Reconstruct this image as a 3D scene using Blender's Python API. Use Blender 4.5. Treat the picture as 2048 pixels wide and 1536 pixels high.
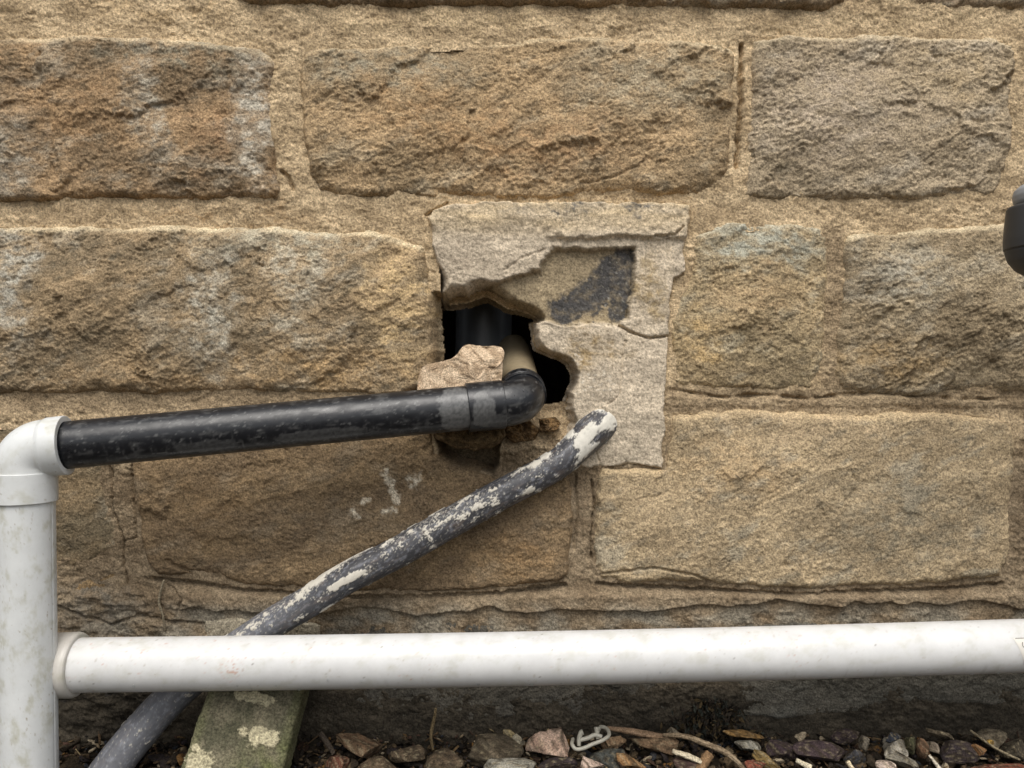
import bpy, bmesh, math, random
import numpy as np
from mathutils import Vector, Matrix

for o in list(bpy.data.objects):
    bpy.data.objects.remove(o, do_unlink=True)
SC = bpy.context.scene
COL = SC.collection

# ------------------------------------------------------------------ camera, sky, sun, exposure
D = 0.85            # camera to mortar plane (m)
F = 1577.0          # focal length in pixels of a 2048 wide picture
cam_d = bpy.data.cameras.new("camera")
cam_d.sensor_width = 36.0
cam_d.lens = 36.0 * F / 2048.0
cam_d.clip_start = 0.01
cam_d.clip_end = 400.0
cam = bpy.data.objects.new("camera", cam_d)
cam.location = (0, -D, 0)
cam.rotation_euler = (math.radians(90), 0, 0)
COL.objects.link(cam)
SC.camera = cam

SUN_EL, SUN_AZ = 58.0, -10.0      # azimuth measured from straight behind the camera, minus = to the left
world = bpy.data.worlds.new("World")
SC.world = world
world.use_nodes = True
wn = world.node_tree
wn.nodes.clear()
sky = wn.nodes.new("ShaderNodeTexSky")
sky.sky_type = 'NISHITA'
sky.sun_disc = False
sky.sun_elevation = math.radians(SUN_EL)
sky.sun_rotation = math.radians(180 + SUN_AZ)
sky.air_density = 1.0
sky.dust_density = 4.0
hs = wn.nodes.new("ShaderNodeHueSaturation")
hs.inputs["Saturation"].default_value = 0.3
bg = wn.nodes.new("ShaderNodeBackground")
bg.inputs["Strength"].default_value = 0.13
wo = wn.nodes.new("ShaderNodeOutputWorld")
wn.links.new(sky.outputs[0], hs.inputs["Color"])
wn.links.new(hs.outputs[0], bg.inputs["Color"])
wn.links.new(bg.outputs[0], wo.inputs["Surface"])

sun_d = bpy.data.lights.new("sun", 'SUN')
sun_d.energy = 1.5
sun_d.angle = math.radians(38)
sun_d.color = (1.0, 0.95, 0.88)
sun = bpy.data.objects.new("sun", sun_d)
el, az = math.radians(SUN_EL), math.radians(SUN_AZ)
to_sun = Vector((math.sin(az) * math.cos(el), -math.cos(az) * math.cos(el), math.sin(el)))
sun.rotation_euler = to_sun.to_track_quat('Z', 'Y').to_euler()
sun.location = to_sun * 5
COL.objects.link(sun)

SC.view_settings.view_transform = 'Standard'
SC.view_settings.look = 'None'
SC.view_settings.exposure = 0.31
SC.view_settings.gamma = 1.0
SC.view_settings.use_curve_mapping = False
SC.render.engine = 'CYCLES'
SC.cycles.max_bounces = 6
SC.cycles.use_denoising = True

# ------------------------------------------------------------------ helpers
S = (D - 0.014) / F      # metres per picture pixel on the wall face
GROUND = -0.392


def P(px, py, y):
    """a spot on the picture at wall depth y -> place in the scene"""
    d = D + y
    return np.array([(px - 1024) * d / F, y, (768 - py) * d / F])


def lin(c):
    c = np.asarray(c, float) / 255.0
    return np.where(c <= 0.04045, c / 12.92, ((c + 0.055) / 1.055) ** 2.4)


_rs = np.random.RandomState(7)
_PERM = _rs.permutation(512)
_PERM = np.concatenate([_PERM, _PERM])
_ANG = _rs.rand(512) * 2 * np.pi
_GX, _GY = np.cos(_ANG).astype(np.float32), np.sin(_ANG).astype(np.float32)


def gn(x, y, seed=0):
    x = np.asarray(x, float) + seed * 17.37
    y = np.asarray(y, float) + seed * 9.71
    xi, yi = np.floor(x), np.floor(y)
    fx, fy = (x - xi).astype(np.float32), (y - yi).astype(np.float32)
    xi = xi.astype(np.int64)
    yi = yi.astype(np.int64)
    x0, x1 = (xi + seed * 31) & 511, (xi + 1 + seed * 31) & 511
    y0, y1 = yi & 511, (yi + 1) & 511

    def g(a, b, dx, dy):
        h = _PERM[_PERM[a] + b]
        return _GX[h] * dx + _GY[h] * dy
    ux = fx * fx * fx * (fx * (fx * 6 - 15) + 10)
    uy = fy * fy * fy * (fy * (fy * 6 - 15) + 10)
    a = g(x0, y0, fx, fy)
    b = g(x1, y0, fx - 1, fy)
    c = g(x0, y1, fx, fy - 1)
    d = g(x1, y1, fx - 1, fy - 1)
    return ((a + (b - a) * ux) * (1 - uy) + (c + (d - c) * ux) * uy) * 1.5


def fbm(x, y, seed=0, octv=4, gain=0.5):
    s = 0
    a = 1.0
    t = 0
    for i in range(octv):
        s = s + a * gn(x * 2 ** i, y * 2 ** i, seed + i * 3)
        t += a
        a *= gain
    return s / t


def sstep(a, b, x):
    t = np.clip((x - a) / (b - a), 0, 1)
    return t * t * (3 - 2 * t)


def seg_dist(U, V, pts, closed=False):
    best = np.full(U.shape, 1e18)
    n = len(pts)
    for i in range(n if closed else n - 1):
        ax, ay = pts[i]
        bx, by = pts[(i + 1) % n]
        dx, dy = bx - ax, by - ay
        L = dx * dx + dy * dy + 1e-9
        t = np.clip(((U - ax) * dx + (V - ay) * dy) / L, 0, 1)
        d = (U - ax - t * dx) ** 2 + (V - ay - t * dy) ** 2
        best = np.minimum(best, d)
    return np.sqrt(best)


def sdf(U, V, pts):
    """signed distance in pixels, positive inside"""
    d = seg_dist(U, V, pts, True)
    ins = np.zeros(U.shape, bool)
    n = len(pts)
    for i in range(n):
        ax, ay = pts[i]
        bx, by = pts[(i + 1) % n]
        if ay == by:
            continue
        c = ((ay > V) != (by > V)) & (U < (bx - ax) * (V - ay) / (by - ay) + ax)
        ins ^= c
    return np.where(ins, d, -d)


def mesh_from(name, verts, faces, mat, col=None, smooth=True, parent=None, attrs=None):
    me = bpy.data.meshes.new(name)
    verts = np.asarray(verts, np.float32)
    me.vertices.add(len(verts))
    me.vertices.foreach_set("co", verts.ravel())
    if isinstance(faces, np.ndarray):
        k = faces.shape[1]
        nf = len(faces)
        me.loops.add(nf * k)
        me.loops.foreach_set("vertex_index", faces.astype(np.int32).ravel())
        me.polygons.add(nf)
        me.polygons.foreach_set("loop_start", np.arange(0, nf * k, k, dtype=np.int32))
    else:
        flat = [i for f in faces for i in f]
        nf = len(faces)
        me.loops.add(len(flat))
        me.loops.foreach_set("vertex_index", flat)
        st = np.cumsum([0] + [len(f) for f in faces[:-1]]).astype(np.int32)
        me.polygons.add(nf)
        me.polygons.foreach_set("loop_start", st)
    me.update(calc_edges=True)
    if smooth:
        me.polygons.foreach_set("use_smooth", np.ones(nf, bool))
    if col is not None:
        a = me.attributes.new("Col", 'FLOAT_COLOR', 'POINT')
        c = np.ones((len(verts), 4), np.float32)
        c[:, :3] = col
        a.data.foreach_set("color", c.ravel())
    for k_, v_ in (attrs or {}).items():
        a = me.attributes.new(k_, 'FLOAT', 'POINT')
        a.data.foreach_set("value", np.asarray(v_, np.float32).ravel())
    if mat:
        me.materials.append(mat)
    o = bpy.data.objects.new(name, me)
    COL.objects.link(o)
    if parent:
        attach(o, parent)
    return o


def attach(o, parent):
    o.parent = parent
    o.matrix_parent_inverse = Matrix.Translation(-WLOC(parent))


def WLOC(o):
    v = Vector(o.location)
    p = o.parent
    while p:
        v += Vector(p.location) - WLOC(p)
        p = p.parent
    return v


def empty(name, loc):
    o = bpy.data.objects.new(name, None)
    o.empty_display_size = 0.02
    o.location = loc
    COL.objects.link(o)
    return o


def tag(o, label=None, cat=None, group=None, kind=None):
    if label:
        o["label"] = label
    if cat:
        o["category"] = cat
    if group:
        o["group"] = group
    if kind:
        o["kind"] = kind
    return o


def recentre(o, base=True):
    """put the origin of a one-mesh thing at its base"""
    me = o.data
    n = len(me.vertices)
    co = np.empty(n * 3, np.float32)
    me.vertices.foreach_get("co", co)
    co = co.reshape(-1, 3)
    c = (co.min(0) + co.max(0)) / 2
    if base:
        c[2] = co[:, 2].min()
    co -= c
    me.vertices.foreach_set("co", co.ravel())
    o.location = tuple(float(v) for v in c)
    me.update()
    return o


# ------------------------------------------------------------------ materials
def nodes_mat(name):
    m = bpy.data.materials.new(name)
    m.use_nodes = True
    nt = m.node_tree
    return m, nt, nt.nodes["Principled BSDF"]


def noise_node(nt, scale, detail=4, rough=0.6, coord=None):
    n = nt.nodes.new("ShaderNodeTexNoise")
    n.inputs["Scale"].default_value = scale
    n.inputs["Detail"].default_value = detail
    n.inputs["Roughness"].default_value = rough
    nt.links.new(coord, n.inputs["Vector"])
    return n


def ramp(nt, src, stops):
    r = nt.nodes.new("ShaderNodeValToRGB")
    el_ = r.color_ramp.elements
    while len(el_) < len(stops):
        el_.new(0.5)
    for e, (p, c) in zip(el_, stops):
        e.position = p
        e.color = (c[0], c[1], c[2], 1)
    nt.links.new(src, r.inputs[0])
    return r


def mixc(nt, mode, fac, a, b):
    m = nt.nodes.new("ShaderNodeMix")
    m.data_type = 'RGBA'
    m.blend_type = mode
    for sock, v in ((m.inputs[0], fac), (m.inputs[6], a), (m.inputs[7], b)):
        if hasattr(v, "links") or hasattr(v, "is_linked"):
            nt.links.new(v, sock)
        elif isinstance(v, (int, float)):
            sock.default_value = v
        else:
            sock.default_value = (v[0], v[1], v[2], 1)
    return m.outputs[2]


def grainy(name, grain=(0.48, 1.62), gscale=520, bump=0.75, dist=0.0014, rough=0.92, spec=0.2, col=None, colB=None, cscale=60):
    """masonry: colour from the mesh (or two mottled colours), fine sand grain in colour and bump"""
    m, nt, b = nodes_mat(name)
    tc = nt.nodes.new("ShaderNodeTexCoord").outputs["Object"]
    n1 = noise_node(nt, gscale, 3, 0.7, tc)
    n2 = noise_node(nt, gscale * 0.27, 5, 0.65, tc)
    if col is None:
        at = nt.nodes.new("ShaderNodeAttribute")
        at.attribute_name = "Col"
        base = at.outputs["Color"]
    else:
        nb = noise_node(nt, cscale, 6, 0.65, tc)
        base = ramp(nt, nb.outputs[0], [(0.38, col), (0.62, col if colB is None else colB)]).outputs[0]
    g1 = ramp(nt, n1.outputs[0], [(0.32, (grain[0],) * 3), (0.68, (grain[1],) * 3)])
    g2 = ramp(nt, n2.outputs[0], [(0.3, (0.82,) * 3), (0.7, (1.18,) * 3)])
    c = mixc(nt, 'MULTIPLY', 1.0, base, g1.outputs[0])
    c = mixc(nt, 'MULTIPLY', 1.0, c, g2.outputs[0])
    nt.links.new(c, b.inputs["Base Color"])
    b.inputs["Roughness"].default_value = rough
    b.inputs["Specular IOR Level"].default_value = spec
    add = nt.nodes.new("ShaderNodeMath")
    add.operation = 'MULTIPLY_ADD'
    nt.links.new(n2.outputs[0], add.inputs[0])
    add.inputs[1].default_value = 1.6
    nt.links.new(n1.outputs[0], add.inputs[2])
    bp = nt.nodes.new("ShaderNodeBump")
    bp.inputs["Strength"].default_value = bump
    bp.inputs["Distance"].default_value = dist
    nt.links.new(add.outputs[0], bp.inputs["Height"])
    nt.links.new(bp.outputs[0], b.inputs["Normal"])
    return m


def plastic(name, rough=0.35, spec=0.5, speck=None, bump=0.1, speckscale=160):
    m, nt, b = nodes_mat(name)
    tc = nt.nodes.new("ShaderNodeTexCoord").outputs["Object"]
    at = nt.nodes.new("ShaderNodeAttribute")
    at.attribute_name = "Col"
    n1 = noise_node(nt, 45, 6, 0.7, tc)
    c = mixc(nt, 'MULTIPLY', 1.0, at.outputs["Color"], ramp(nt, n1.outputs[0], [(0.3, (0.93,) * 3), (0.7, (1.05,) * 3)]).outputs[0])
    if speck:
        n2 = noise_node(nt, speckscale, 4, 0.75, tc)
        f = ramp(nt, n2.outputs[0], [(0.685, (0, 0, 0)), (0.74, (0.75,) * 3)])
        c = mixc(nt, 'MIX', f.outputs[0], c, speck)
    nt.links.new(c, b.inputs["Base Color"])
    ra = nt.nodes.new("ShaderNodeAttribute")
    ra.attribute_name = "rough"
    rr = ramp(nt, n1.outputs[0], [(0.3, (rough * 0.8,) * 3), (0.7, (rough * 1.3,) * 3)])
    ad = nt.nodes.new("ShaderNodeMath")
    ad.operation = 'ADD'
    ad.use_clamp = True
    nt.links.new(rr.outputs[0], ad.inputs[0])
    nt.links.new(ra.outputs["Fac"], ad.inputs[1])
    nt.links.new(ad.outputs[0], b.inputs["Roughness"])
    b.inputs["Specular IOR Level"].default_value = spec
    n3 = noise_node(nt, 380, 4, 0.6, tc)
    bp = nt.nodes.new("ShaderNodeBump")
    bp.inputs["Strength"].default_value = bump
    bp.inputs["Distance"].default_value = 0.0006
    nt.links.new(n3.outputs[0], bp.inputs["Height"])
    nt.links.new(bp.outputs[0], b.inputs["Normal"])
    return m


M_STONE = grainy("sandstone")
M_MORTAR = grainy("lime_mortar", gscale=470, bump=0.9)
M_CEMENT = grainy("cement_render", grain=(0.64, 1.4), gscale=540, bump=0.5)
M_CAVITY = grainy("shade_dark_masonry", col=(0.035, 0.03, 0.025), colB=(0.07, 0.06, 0.048))  # near-black albedo puts the unlit hole's darkness into the masonry colour
M_WHITE = plastic("white_pvc", rough=0.36, spec=0.45, speck=(0.42, 0.36, 0.28), bump=0.06)
M_BLACK = plastic("black_abs", rough=0.3, spec=0.5, bump=0.12, speck=(0.16, 0.16, 0.17), speckscale=240)
M_PAINT = plastic("flaking_paint", rough=0.42, spec=0.45, bump=0.5)
M_RUBBLE = grainy("rubble", gscale=600, bump=0.8)

# ------------------------------------------------------------------ the wall
WALL = tag(empty("stone_wall", (0, 0, GROUND)),
           "weathered sandstone block wall with mortar joints and a broken hole around the pipes", "wall")

HOLE = [(871, 596), (893, 600), (917, 596), (936, 594), (952, 587), (971, 582), (991, 593), (1014, 608), (1046, 614),
        (1069, 624), (1082, 633), (1067, 640), (1071, 661), (1069, 677), (1075, 692), (1089, 700), (1120, 710), (1143, 724),
        (1155, 747), (1153, 767), (1143, 790), (1137, 806), (1100, 812), (1000, 812), (880, 806), (840, 780), (850, 740),
        (872, 720), (872, 692), (867, 653), (869, 614)]


def grid(x0, y0, x1, y1, step):
    u = np.arange(x0, x1 + step, step, float)
    v = np.arange(y0, y1 + step, step, float)
    return np.meshgrid(u, v)


def sheet(name, U, V, H, keep, mat, col, parent, snap=None):
    """height field in wall pixels -> mesh; keep: vertex mask"""
    nv, nu = U.shape
    idx = np.arange(nv * nu).reshape(nv, nu)
    k = keep[:-1, :-1] & keep[1:, :-1] & keep[1:, 1:] & keep[:-1, 1:]
    a, b, c, d = idx[:-1, :-1][k], idx[:-1, 1:][k], idx[1:, 1:][k], idx[1:, :-1][k]
    faces = np.stack([a, d, c, b], 1)
    used = np.zeros(nv * nu, bool)
    used[faces.ravel()] = True
    remap = np.cumsum(used) - 1
    faces = remap[faces]
    X = (U - 1024) * S
    Z = (768 - V) * S
    co = np.stack([X.ravel(), -H.ravel(), Z.ravel()], 1)[used]
    return mesh_from(name, co, faces, mat, col.reshape(-1, 3)[used], True, parent)


def chips(x, y, seed, size, slope):
    """broad broken facets: every cell is a tilted plane, neighbours meet in low ledges"""
    rs = np.random.RandomState(seed * 13 + 5)
    x0, x1, y0, y1 = x.min(), x.max(), y.min(), y.max()
    n = int(max(6, (x1 - x0) * (y1 - y0) / (size * size * 0.62)))
    cx, cy = rs.uniform(x0, x1, n), rs.uniform(y0, y1, n)
    sx, sy = rs.normal(0, slope, n), rs.normal(0.2 * slope, slope, n)
    off = rs.normal(0, 0.9, n)
    d1_ = np.full(x.shape, 1e9, np.float32)
    d2_ = d1_.copy()
    h1 = np.zeros(x.shape, np.float32)
    h2 = h1.copy()
    for i in range(n):
        d = np.sqrt(((x - cx[i]) * 0.7) ** 2 + (y - cy[i]) ** 2).astype(np.float32)
        h = (off[i] + sx[i] * (x - cx[i]) / size + sy[i] * (y - cy[i]) / size).astype(np.float32)
        n1 = d < d1_
        n2 = (~n1) & (d < d2_)
        d2_ = np.where(n1, d1_, np.where(n2, d, d2_))
        h2 = np.where(n1, h1, np.where(n2, h, h2))
        d1_ = np.where(n1, d, d1_)
        h1 = np.where(n1, h, h1)
    w = 0.5 * (1 - sstep(0, 9, d2_ - d1_))
    return h1 * (1 - w) + h2 * w


def rockface(U, V, seed, tilt=-18, amp=1.0):
    t = math.radians(tilt)
    x = U * math.cos(t) + V * math.sin(t)
    y = -U * math.sin(t) + V * math.cos(t)
    h = 5.0 * fbm(x / 290, y / 190, seed, 2)
    wx = x + 46 * fbm(x / 70, y / 60, seed + 40, 5, 0.62)
    wy = y + 46 * fbm(x / 70, y / 60, seed + 41, 5, 0.62)
    h = h + 1.35 * chips(wx, wy, seed, 105, 1.3) + 0.6 * chips(wx + 7, wy - 5, seed + 2, 44, 1.5)
    calm = 0.35 + 0.75 * sstep(-0.22, 0.28, fbm(x / 150, y / 110, seed + 16, 3))
    h = h + 5.0 * fbm(x / 120, y / 84, seed + 3, 5, 0.55)
    x = x + 12 * fbm(x / 50, y / 46, seed + 42, 3, 0.6)
    tq = fbm(x / 64, y / 42, seed + 15, 4, 0.60) * 3.4 + 10
    fr = tq - np.floor(tq)
    ledge = (np.floor(tq) - 10 + sstep(0, 0.3, fr)) / 3.4
    h = h + 2.2 * ledge * calm
    h = h - 1.5 * np.abs(gn(x / 15, y / 11, seed + 19)) * calm
    h = h + 1.2 * fbm(x / 9.5, y / 8, seed + 20, 2, 0.7) * calm
    h = h + 0.62 * gn(x / 4.3, y / 3.9, seed + 25)
    return h * 0.001 * amp


def blobmix(C, U, V, blobs, seed):
    """weathering patches with ragged borders: (u, v, ru, rv, colour, strength[, angle])"""
    wu = 95 * fbm(U / 75, V / 75, seed + 50, 6, 0.68)
    wv = 95 * fbm(U / 75, V / 75, seed + 60, 6, 0.68)
    mot = 0.40 + 1.25 * sstep(-0.2, 0.28, fbm(U / 34, V / 22, seed + 65, 5, 0.66))
    for b in blobs:
        u0, v0, ru, rv, c, st = b[:6]
        an = math.radians(b[6] if len(b) > 6 else 0)
        du, dv = U + wu - u0, V + wv - v0
        a = du * math.cos(an) + dv * math.sin(an)
        e = -du * math.sin(an) + dv * math.cos(an)
        r = np.sqrt((a / ru) ** 2 + (e / rv) ** 2)
        m = np.clip((1 - sstep(0.2, 1.5, r)) * st * mot, 0, 1)[..., None]
        C = C * (1 - m) + lin(c) * m
    return C


def stonecolour(U, V, seed, a, b, grey=(150, 142, 122), gamt=0.45, dark=(92, 82, 62), tilt=-18):
    t = math.radians(tilt)
    x = U * math.cos(t) + V * math.sin(t)
    y = -U * math.sin(t) + V * math.cos(t)
    m = sstep(-0.32, 0.32, fbm(x / 160, y / 90, seed + 70, 5, 0.6))[..., None]
    C = lin(a) * (1 - m) + lin(b) * m
    g = (sstep(0.05, 0.38, fbm(x / 120, y / 60, seed + 80, 5, 0.65)) * gamt)[..., None]
    C = C * (1 - g) + lin(grey) * g
    d = (sstep(0.12, 0.42, fbm(x / 60, y / 26, seed + 90, 5, 0.68)) * 0.5)[..., None]
    C = C * (1 - d) + lin(dark) * d
    q = (sstep(0.16, 0.4, fbm(x / 22, y / 13, seed + 97, 4, 0.66)) * 0.4)[..., None]
    C = C * (1 - q) + lin(dark) * q
    v = 1 + 0.34 * fbm(x / 9, y / 6, seed + 95, 3)[..., None]
    return C * v


def stone(poly, seed, a, b, face=0.016, edge=26, dome=0.006, tilt=-18, amp=1.0, blobs=(), step=2, rim=None,
          rag=5.0, cracks=(), sink=0.03, label=None, splash=False, **kw):
    xs = [p[0] for p in poly]
    ys = [p[1] for p in poly]
    U, V = grid(min(xs) - 14, min(ys) - 14, max(xs) + 14, max(ys) + 14, step)
    sd = sdf(U, V, poly) + rag * fbm(U / 45, V / 45, seed + 30, 4, 0.62) * 1.6
    ew = edge * (1 + 0.7 * gn(U / 110, V / 110, seed + 33))
    e = np.clip(sd / ew, 0, 1)
    prof = (1 - (1 - e) ** 2.6) ** (1 / 2.0)
    hf = face + dome * (sstep(0, 150, sd) - 0.5) + rockface(U, V, seed, tilt, amp)
    hf = np.maximum(hf, 0.002)
    H = -sink * 0.4 + (hf + sink * 0.4) * prof
    out = np.clip(-sd, 0, None)
    H = H - out * 0.0016
    C = stonecolour(U, V, seed, a, b, tilt=tilt, **kw)
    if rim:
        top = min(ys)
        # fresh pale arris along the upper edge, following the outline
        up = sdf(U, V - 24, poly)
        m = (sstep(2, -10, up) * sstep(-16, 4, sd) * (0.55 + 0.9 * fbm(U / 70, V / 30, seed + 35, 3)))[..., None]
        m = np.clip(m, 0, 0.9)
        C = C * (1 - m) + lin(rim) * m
    C = blobmix(C, U, V, blobs, seed)
    if splash:
        dd = seg_dist(U, V, [(774, 944), (784, 975), (796, 1000)])
        for q in ([(735, 1000), (728, 1004)], [(812, 958), (838, 950), (826, 972)], [(706, 1020), (716, 1030)], [(770, 1022), (790, 1018)]):
            dd = np.minimum(dd, seg_dist(U, V, q) + 2)
        sm = sstep(15, 2, dd + 16 * fbm(U / 9, V / 12, 40, 4, 0.7) + 4)[..., None] * 0.85
        C = C * (1 - sm) + lin((204, 194, 170)) * sm
    for pts, w, dp in cracks:
        wob = 5 * fbm(U / 22, V / 22, seed + 37, 3)
        dd = seg_dist(U + wob, V + wob * 0.8, pts)
        H = H - dp * (1 - sstep(0.2 * w, w, dd))
    # the hole swallows what lies inside it
    keep = sd > -9
    lum = (C @ np.array([0.2126, 0.7152, 0.0722]))[..., None]
    C = (lum + (C - lum) * 0.64) * 1.12 * np.array([1.035, 1.0, 0.93])
    o = sheet("stone_block", U, V, H, keep, M_STONE, C, WALL)
    if label:
        o["label"] = label
    return o


GREYP = (178, 168, 146)
B1 = [(-330, 66), (0, 70), (200, 62), (400, 74), (520, 92), (550, 116), (546, 250), (556, 340), (570, 385), (548, 399), (400, 402),
      (200, 398), (0, 408), (-330, 404)]
B2 = [(600, 98), (628, 84), (900, 74), (1100, 64), (1300, 64), (1440, 78), (1476, 96), (1480, 140), (1472, 230), (1466, 330),
      (1448, 376), (1415, 396), (1250, 390), (1050, 400), (850, 398), (680, 396), (632, 386), (616, 350), (600, 240), (592, 140)]
B3 = [(1508, 76), (1600, 62), (1800, 58), (1980, 66), (2030, 86), (2040, 150), (2036, 250), (2024, 330), (2002, 392), (1900, 400),
      (1700, 404), (1520, 400), (1486, 392), (1488, 300), (1498, 180), (1500, 100)]
C1 = [(-330, 446), (0, 446), (300, 444), (560, 448), (740, 452), (800, 470), (852, 486), (864, 540), (870, 620), (874, 700),
      (868, 740), (846, 780), (780, 796), (500, 788), (200, 792), (-330, 795)]
C2 = [(1382, 458), (1450, 440), (1560, 434), (1646, 446), (1676, 470), (1671, 560), (1659, 660), (1651, 752), (1630, 786),
      (1500, 784), (1380, 780), (1336, 776), (1336, 660), (1350, 590), (1372, 560)]
C3 = [(1692, 466), (1740, 452), (1900, 446), (2040, 434), (2260, 442), (2420, 446), (2420, 780), (2100, 786), (1940, 790),
      (1850, 798), (1760, 792), (1684, 784), (1667, 744), (1680, 600), (1687, 496)]
D0 = [(-330, 830), (120, 836), (214, 900), (220, 960), (226, 1030), (240, 1078), (238, 1100), (190, 1126), (140, 1142), (60, 1138),
      (-330, 1140)]
D0B = [(120, 1208), (146, 1166), (190, 1136), (240, 1112), (248, 1140), (246, 1172), (200, 1190)]
D1 = [(256, 850), (500, 835), (800, 838), (862, 850), (868, 905), (980, 950), (1000, 960), (1140, 945), (1150, 980), (1150, 1080),
      (1142, 1150), (1120, 1168), (1000, 1184), (800, 1190), (640, 1188), (480, 1176), (400, 1160), (310, 1156), (286, 1130),
      (268, 1050), (260, 960)]
D2 = [(1336, 824), (1420, 814), (1560, 816), (1700, 822), (1900, 820), (1990, 830), (2036, 848), (2040, 900), (2034, 1000),
      (2026, 1090), (2010, 1160), (1900, 1174), (1740, 1178), (1600, 1184), (1480, 1178), (1400, 1172), (1260, 1172), (1200, 1162),
      (1186, 1130), (1184, 1040), (1190, 960), (1200, 930), (1330, 932)]

stone([(-330, -300), (420, -300), (432, -40), (410, -14), (200, -16), (-330, -12)], 1, (128, 104, 68), (152, 122, 76), step=4)
stone([(455, -300), (1690, -300), (1712, -20), (1700, 8), (1650, 20), (1300, 16), (1000, 12), (700, 16), (520, 10), (465, -4)], 2,
      (128, 106, 72), (150, 122, 78), face=0.02)
stone([(1800, -300), (2500, -300), (2500, 12), (2048, 18), (1880, 22), (1830, 16), (1805, -4)], 3, (134, 110, 76), (150, 128, 90), step=3)
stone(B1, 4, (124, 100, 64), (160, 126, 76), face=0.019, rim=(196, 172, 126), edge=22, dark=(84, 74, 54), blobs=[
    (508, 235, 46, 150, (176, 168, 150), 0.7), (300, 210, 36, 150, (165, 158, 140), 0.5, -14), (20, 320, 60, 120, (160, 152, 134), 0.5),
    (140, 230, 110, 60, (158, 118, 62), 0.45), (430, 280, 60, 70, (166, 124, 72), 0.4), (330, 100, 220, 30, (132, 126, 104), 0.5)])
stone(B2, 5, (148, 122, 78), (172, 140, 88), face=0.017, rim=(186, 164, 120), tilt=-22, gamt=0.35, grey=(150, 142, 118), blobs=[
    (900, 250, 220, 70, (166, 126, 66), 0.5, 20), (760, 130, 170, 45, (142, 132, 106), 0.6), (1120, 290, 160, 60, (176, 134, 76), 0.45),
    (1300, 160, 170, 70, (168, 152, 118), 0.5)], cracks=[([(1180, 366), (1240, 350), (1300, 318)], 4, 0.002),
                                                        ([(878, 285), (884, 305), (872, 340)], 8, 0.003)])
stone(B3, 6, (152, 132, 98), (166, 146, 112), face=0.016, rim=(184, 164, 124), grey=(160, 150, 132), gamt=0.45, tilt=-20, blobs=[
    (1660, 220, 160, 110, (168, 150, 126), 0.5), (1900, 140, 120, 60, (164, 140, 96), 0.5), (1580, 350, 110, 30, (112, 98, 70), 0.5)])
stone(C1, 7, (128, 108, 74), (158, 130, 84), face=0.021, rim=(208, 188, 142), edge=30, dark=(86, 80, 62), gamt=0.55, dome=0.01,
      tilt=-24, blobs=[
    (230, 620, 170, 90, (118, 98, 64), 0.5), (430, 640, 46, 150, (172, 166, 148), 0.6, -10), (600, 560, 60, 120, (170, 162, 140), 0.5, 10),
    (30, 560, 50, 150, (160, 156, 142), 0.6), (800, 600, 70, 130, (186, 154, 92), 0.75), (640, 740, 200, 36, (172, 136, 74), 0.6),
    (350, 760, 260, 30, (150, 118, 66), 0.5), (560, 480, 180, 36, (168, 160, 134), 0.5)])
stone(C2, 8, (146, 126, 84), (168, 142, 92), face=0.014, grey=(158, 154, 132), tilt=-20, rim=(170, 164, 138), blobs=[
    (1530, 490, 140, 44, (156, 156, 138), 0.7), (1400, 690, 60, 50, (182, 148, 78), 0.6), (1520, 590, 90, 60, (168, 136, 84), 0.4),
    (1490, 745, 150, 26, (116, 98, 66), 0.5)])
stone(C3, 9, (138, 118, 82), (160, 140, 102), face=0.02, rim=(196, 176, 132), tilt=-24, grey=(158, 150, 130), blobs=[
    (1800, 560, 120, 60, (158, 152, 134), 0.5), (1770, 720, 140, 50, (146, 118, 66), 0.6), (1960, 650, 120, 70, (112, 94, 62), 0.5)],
      edge=30, dome=0.01)
stone(D0, 10, (108, 94, 66), (126, 104, 66), face=0.012, amp=0.55, gamt=0.3)
stone(D0B, 11, (130, 102, 56), (146, 116, 64), face=0.010, amp=0.4, edge=18, gamt=0.1)
stone(D1, 12, (112, 90, 58), (134, 108, 66), splash=True, face=0.017, amp=0.6, edge=22, grey=(128, 114, 90), gamt=0.4, dark=(76, 62, 42), blobs=[
    (760, 980, 28, 36, (186, 176, 150), 0.0), (1040, 1110, 90, 50, (146, 112, 58), 0.55), (420, 1010, 110, 60, (126, 98, 54), 0.5),
    (700, 1040, 160, 60, (120, 102, 74), 0.5)],
      cracks=[([(335, 1120), (352, 1132), (372, 1140), (420, 1158)], 6, 0.004)])
stone(D2, 13, (150, 128, 88), (170, 146, 102), face=0.017, amp=0.62, edge=24, grey=(146, 140, 120), gamt=0.55, tilt=-26,
      rim=(184, 156, 104), dark=(98, 92, 76), blobs=[
    (1460, 940, 130, 60, (178, 146, 92), 0.55), (1300, 1040, 70, 60, (168, 142, 98), 0.4), (1800, 1040, 170, 90, (120, 112, 90), 0.45),
    (1640, 850, 200, 20, (186, 158, 112), 0.5)],
      cracks=[([(1196, 1150), (1250, 1142), (1310, 1136), (1390, 1150), (1440, 1174)], 4, 0.004)])
stone([(2052, 60), (2420, 60), (2420, 400), (2060, 396)], 14, (150, 128, 92), (164, 142, 104), step=4)
stone([(2060, 850), (2420, 840), (2420, 1176), (2052, 1170)], 15, (142, 124, 90), (160, 138, 100), step=4)
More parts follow.
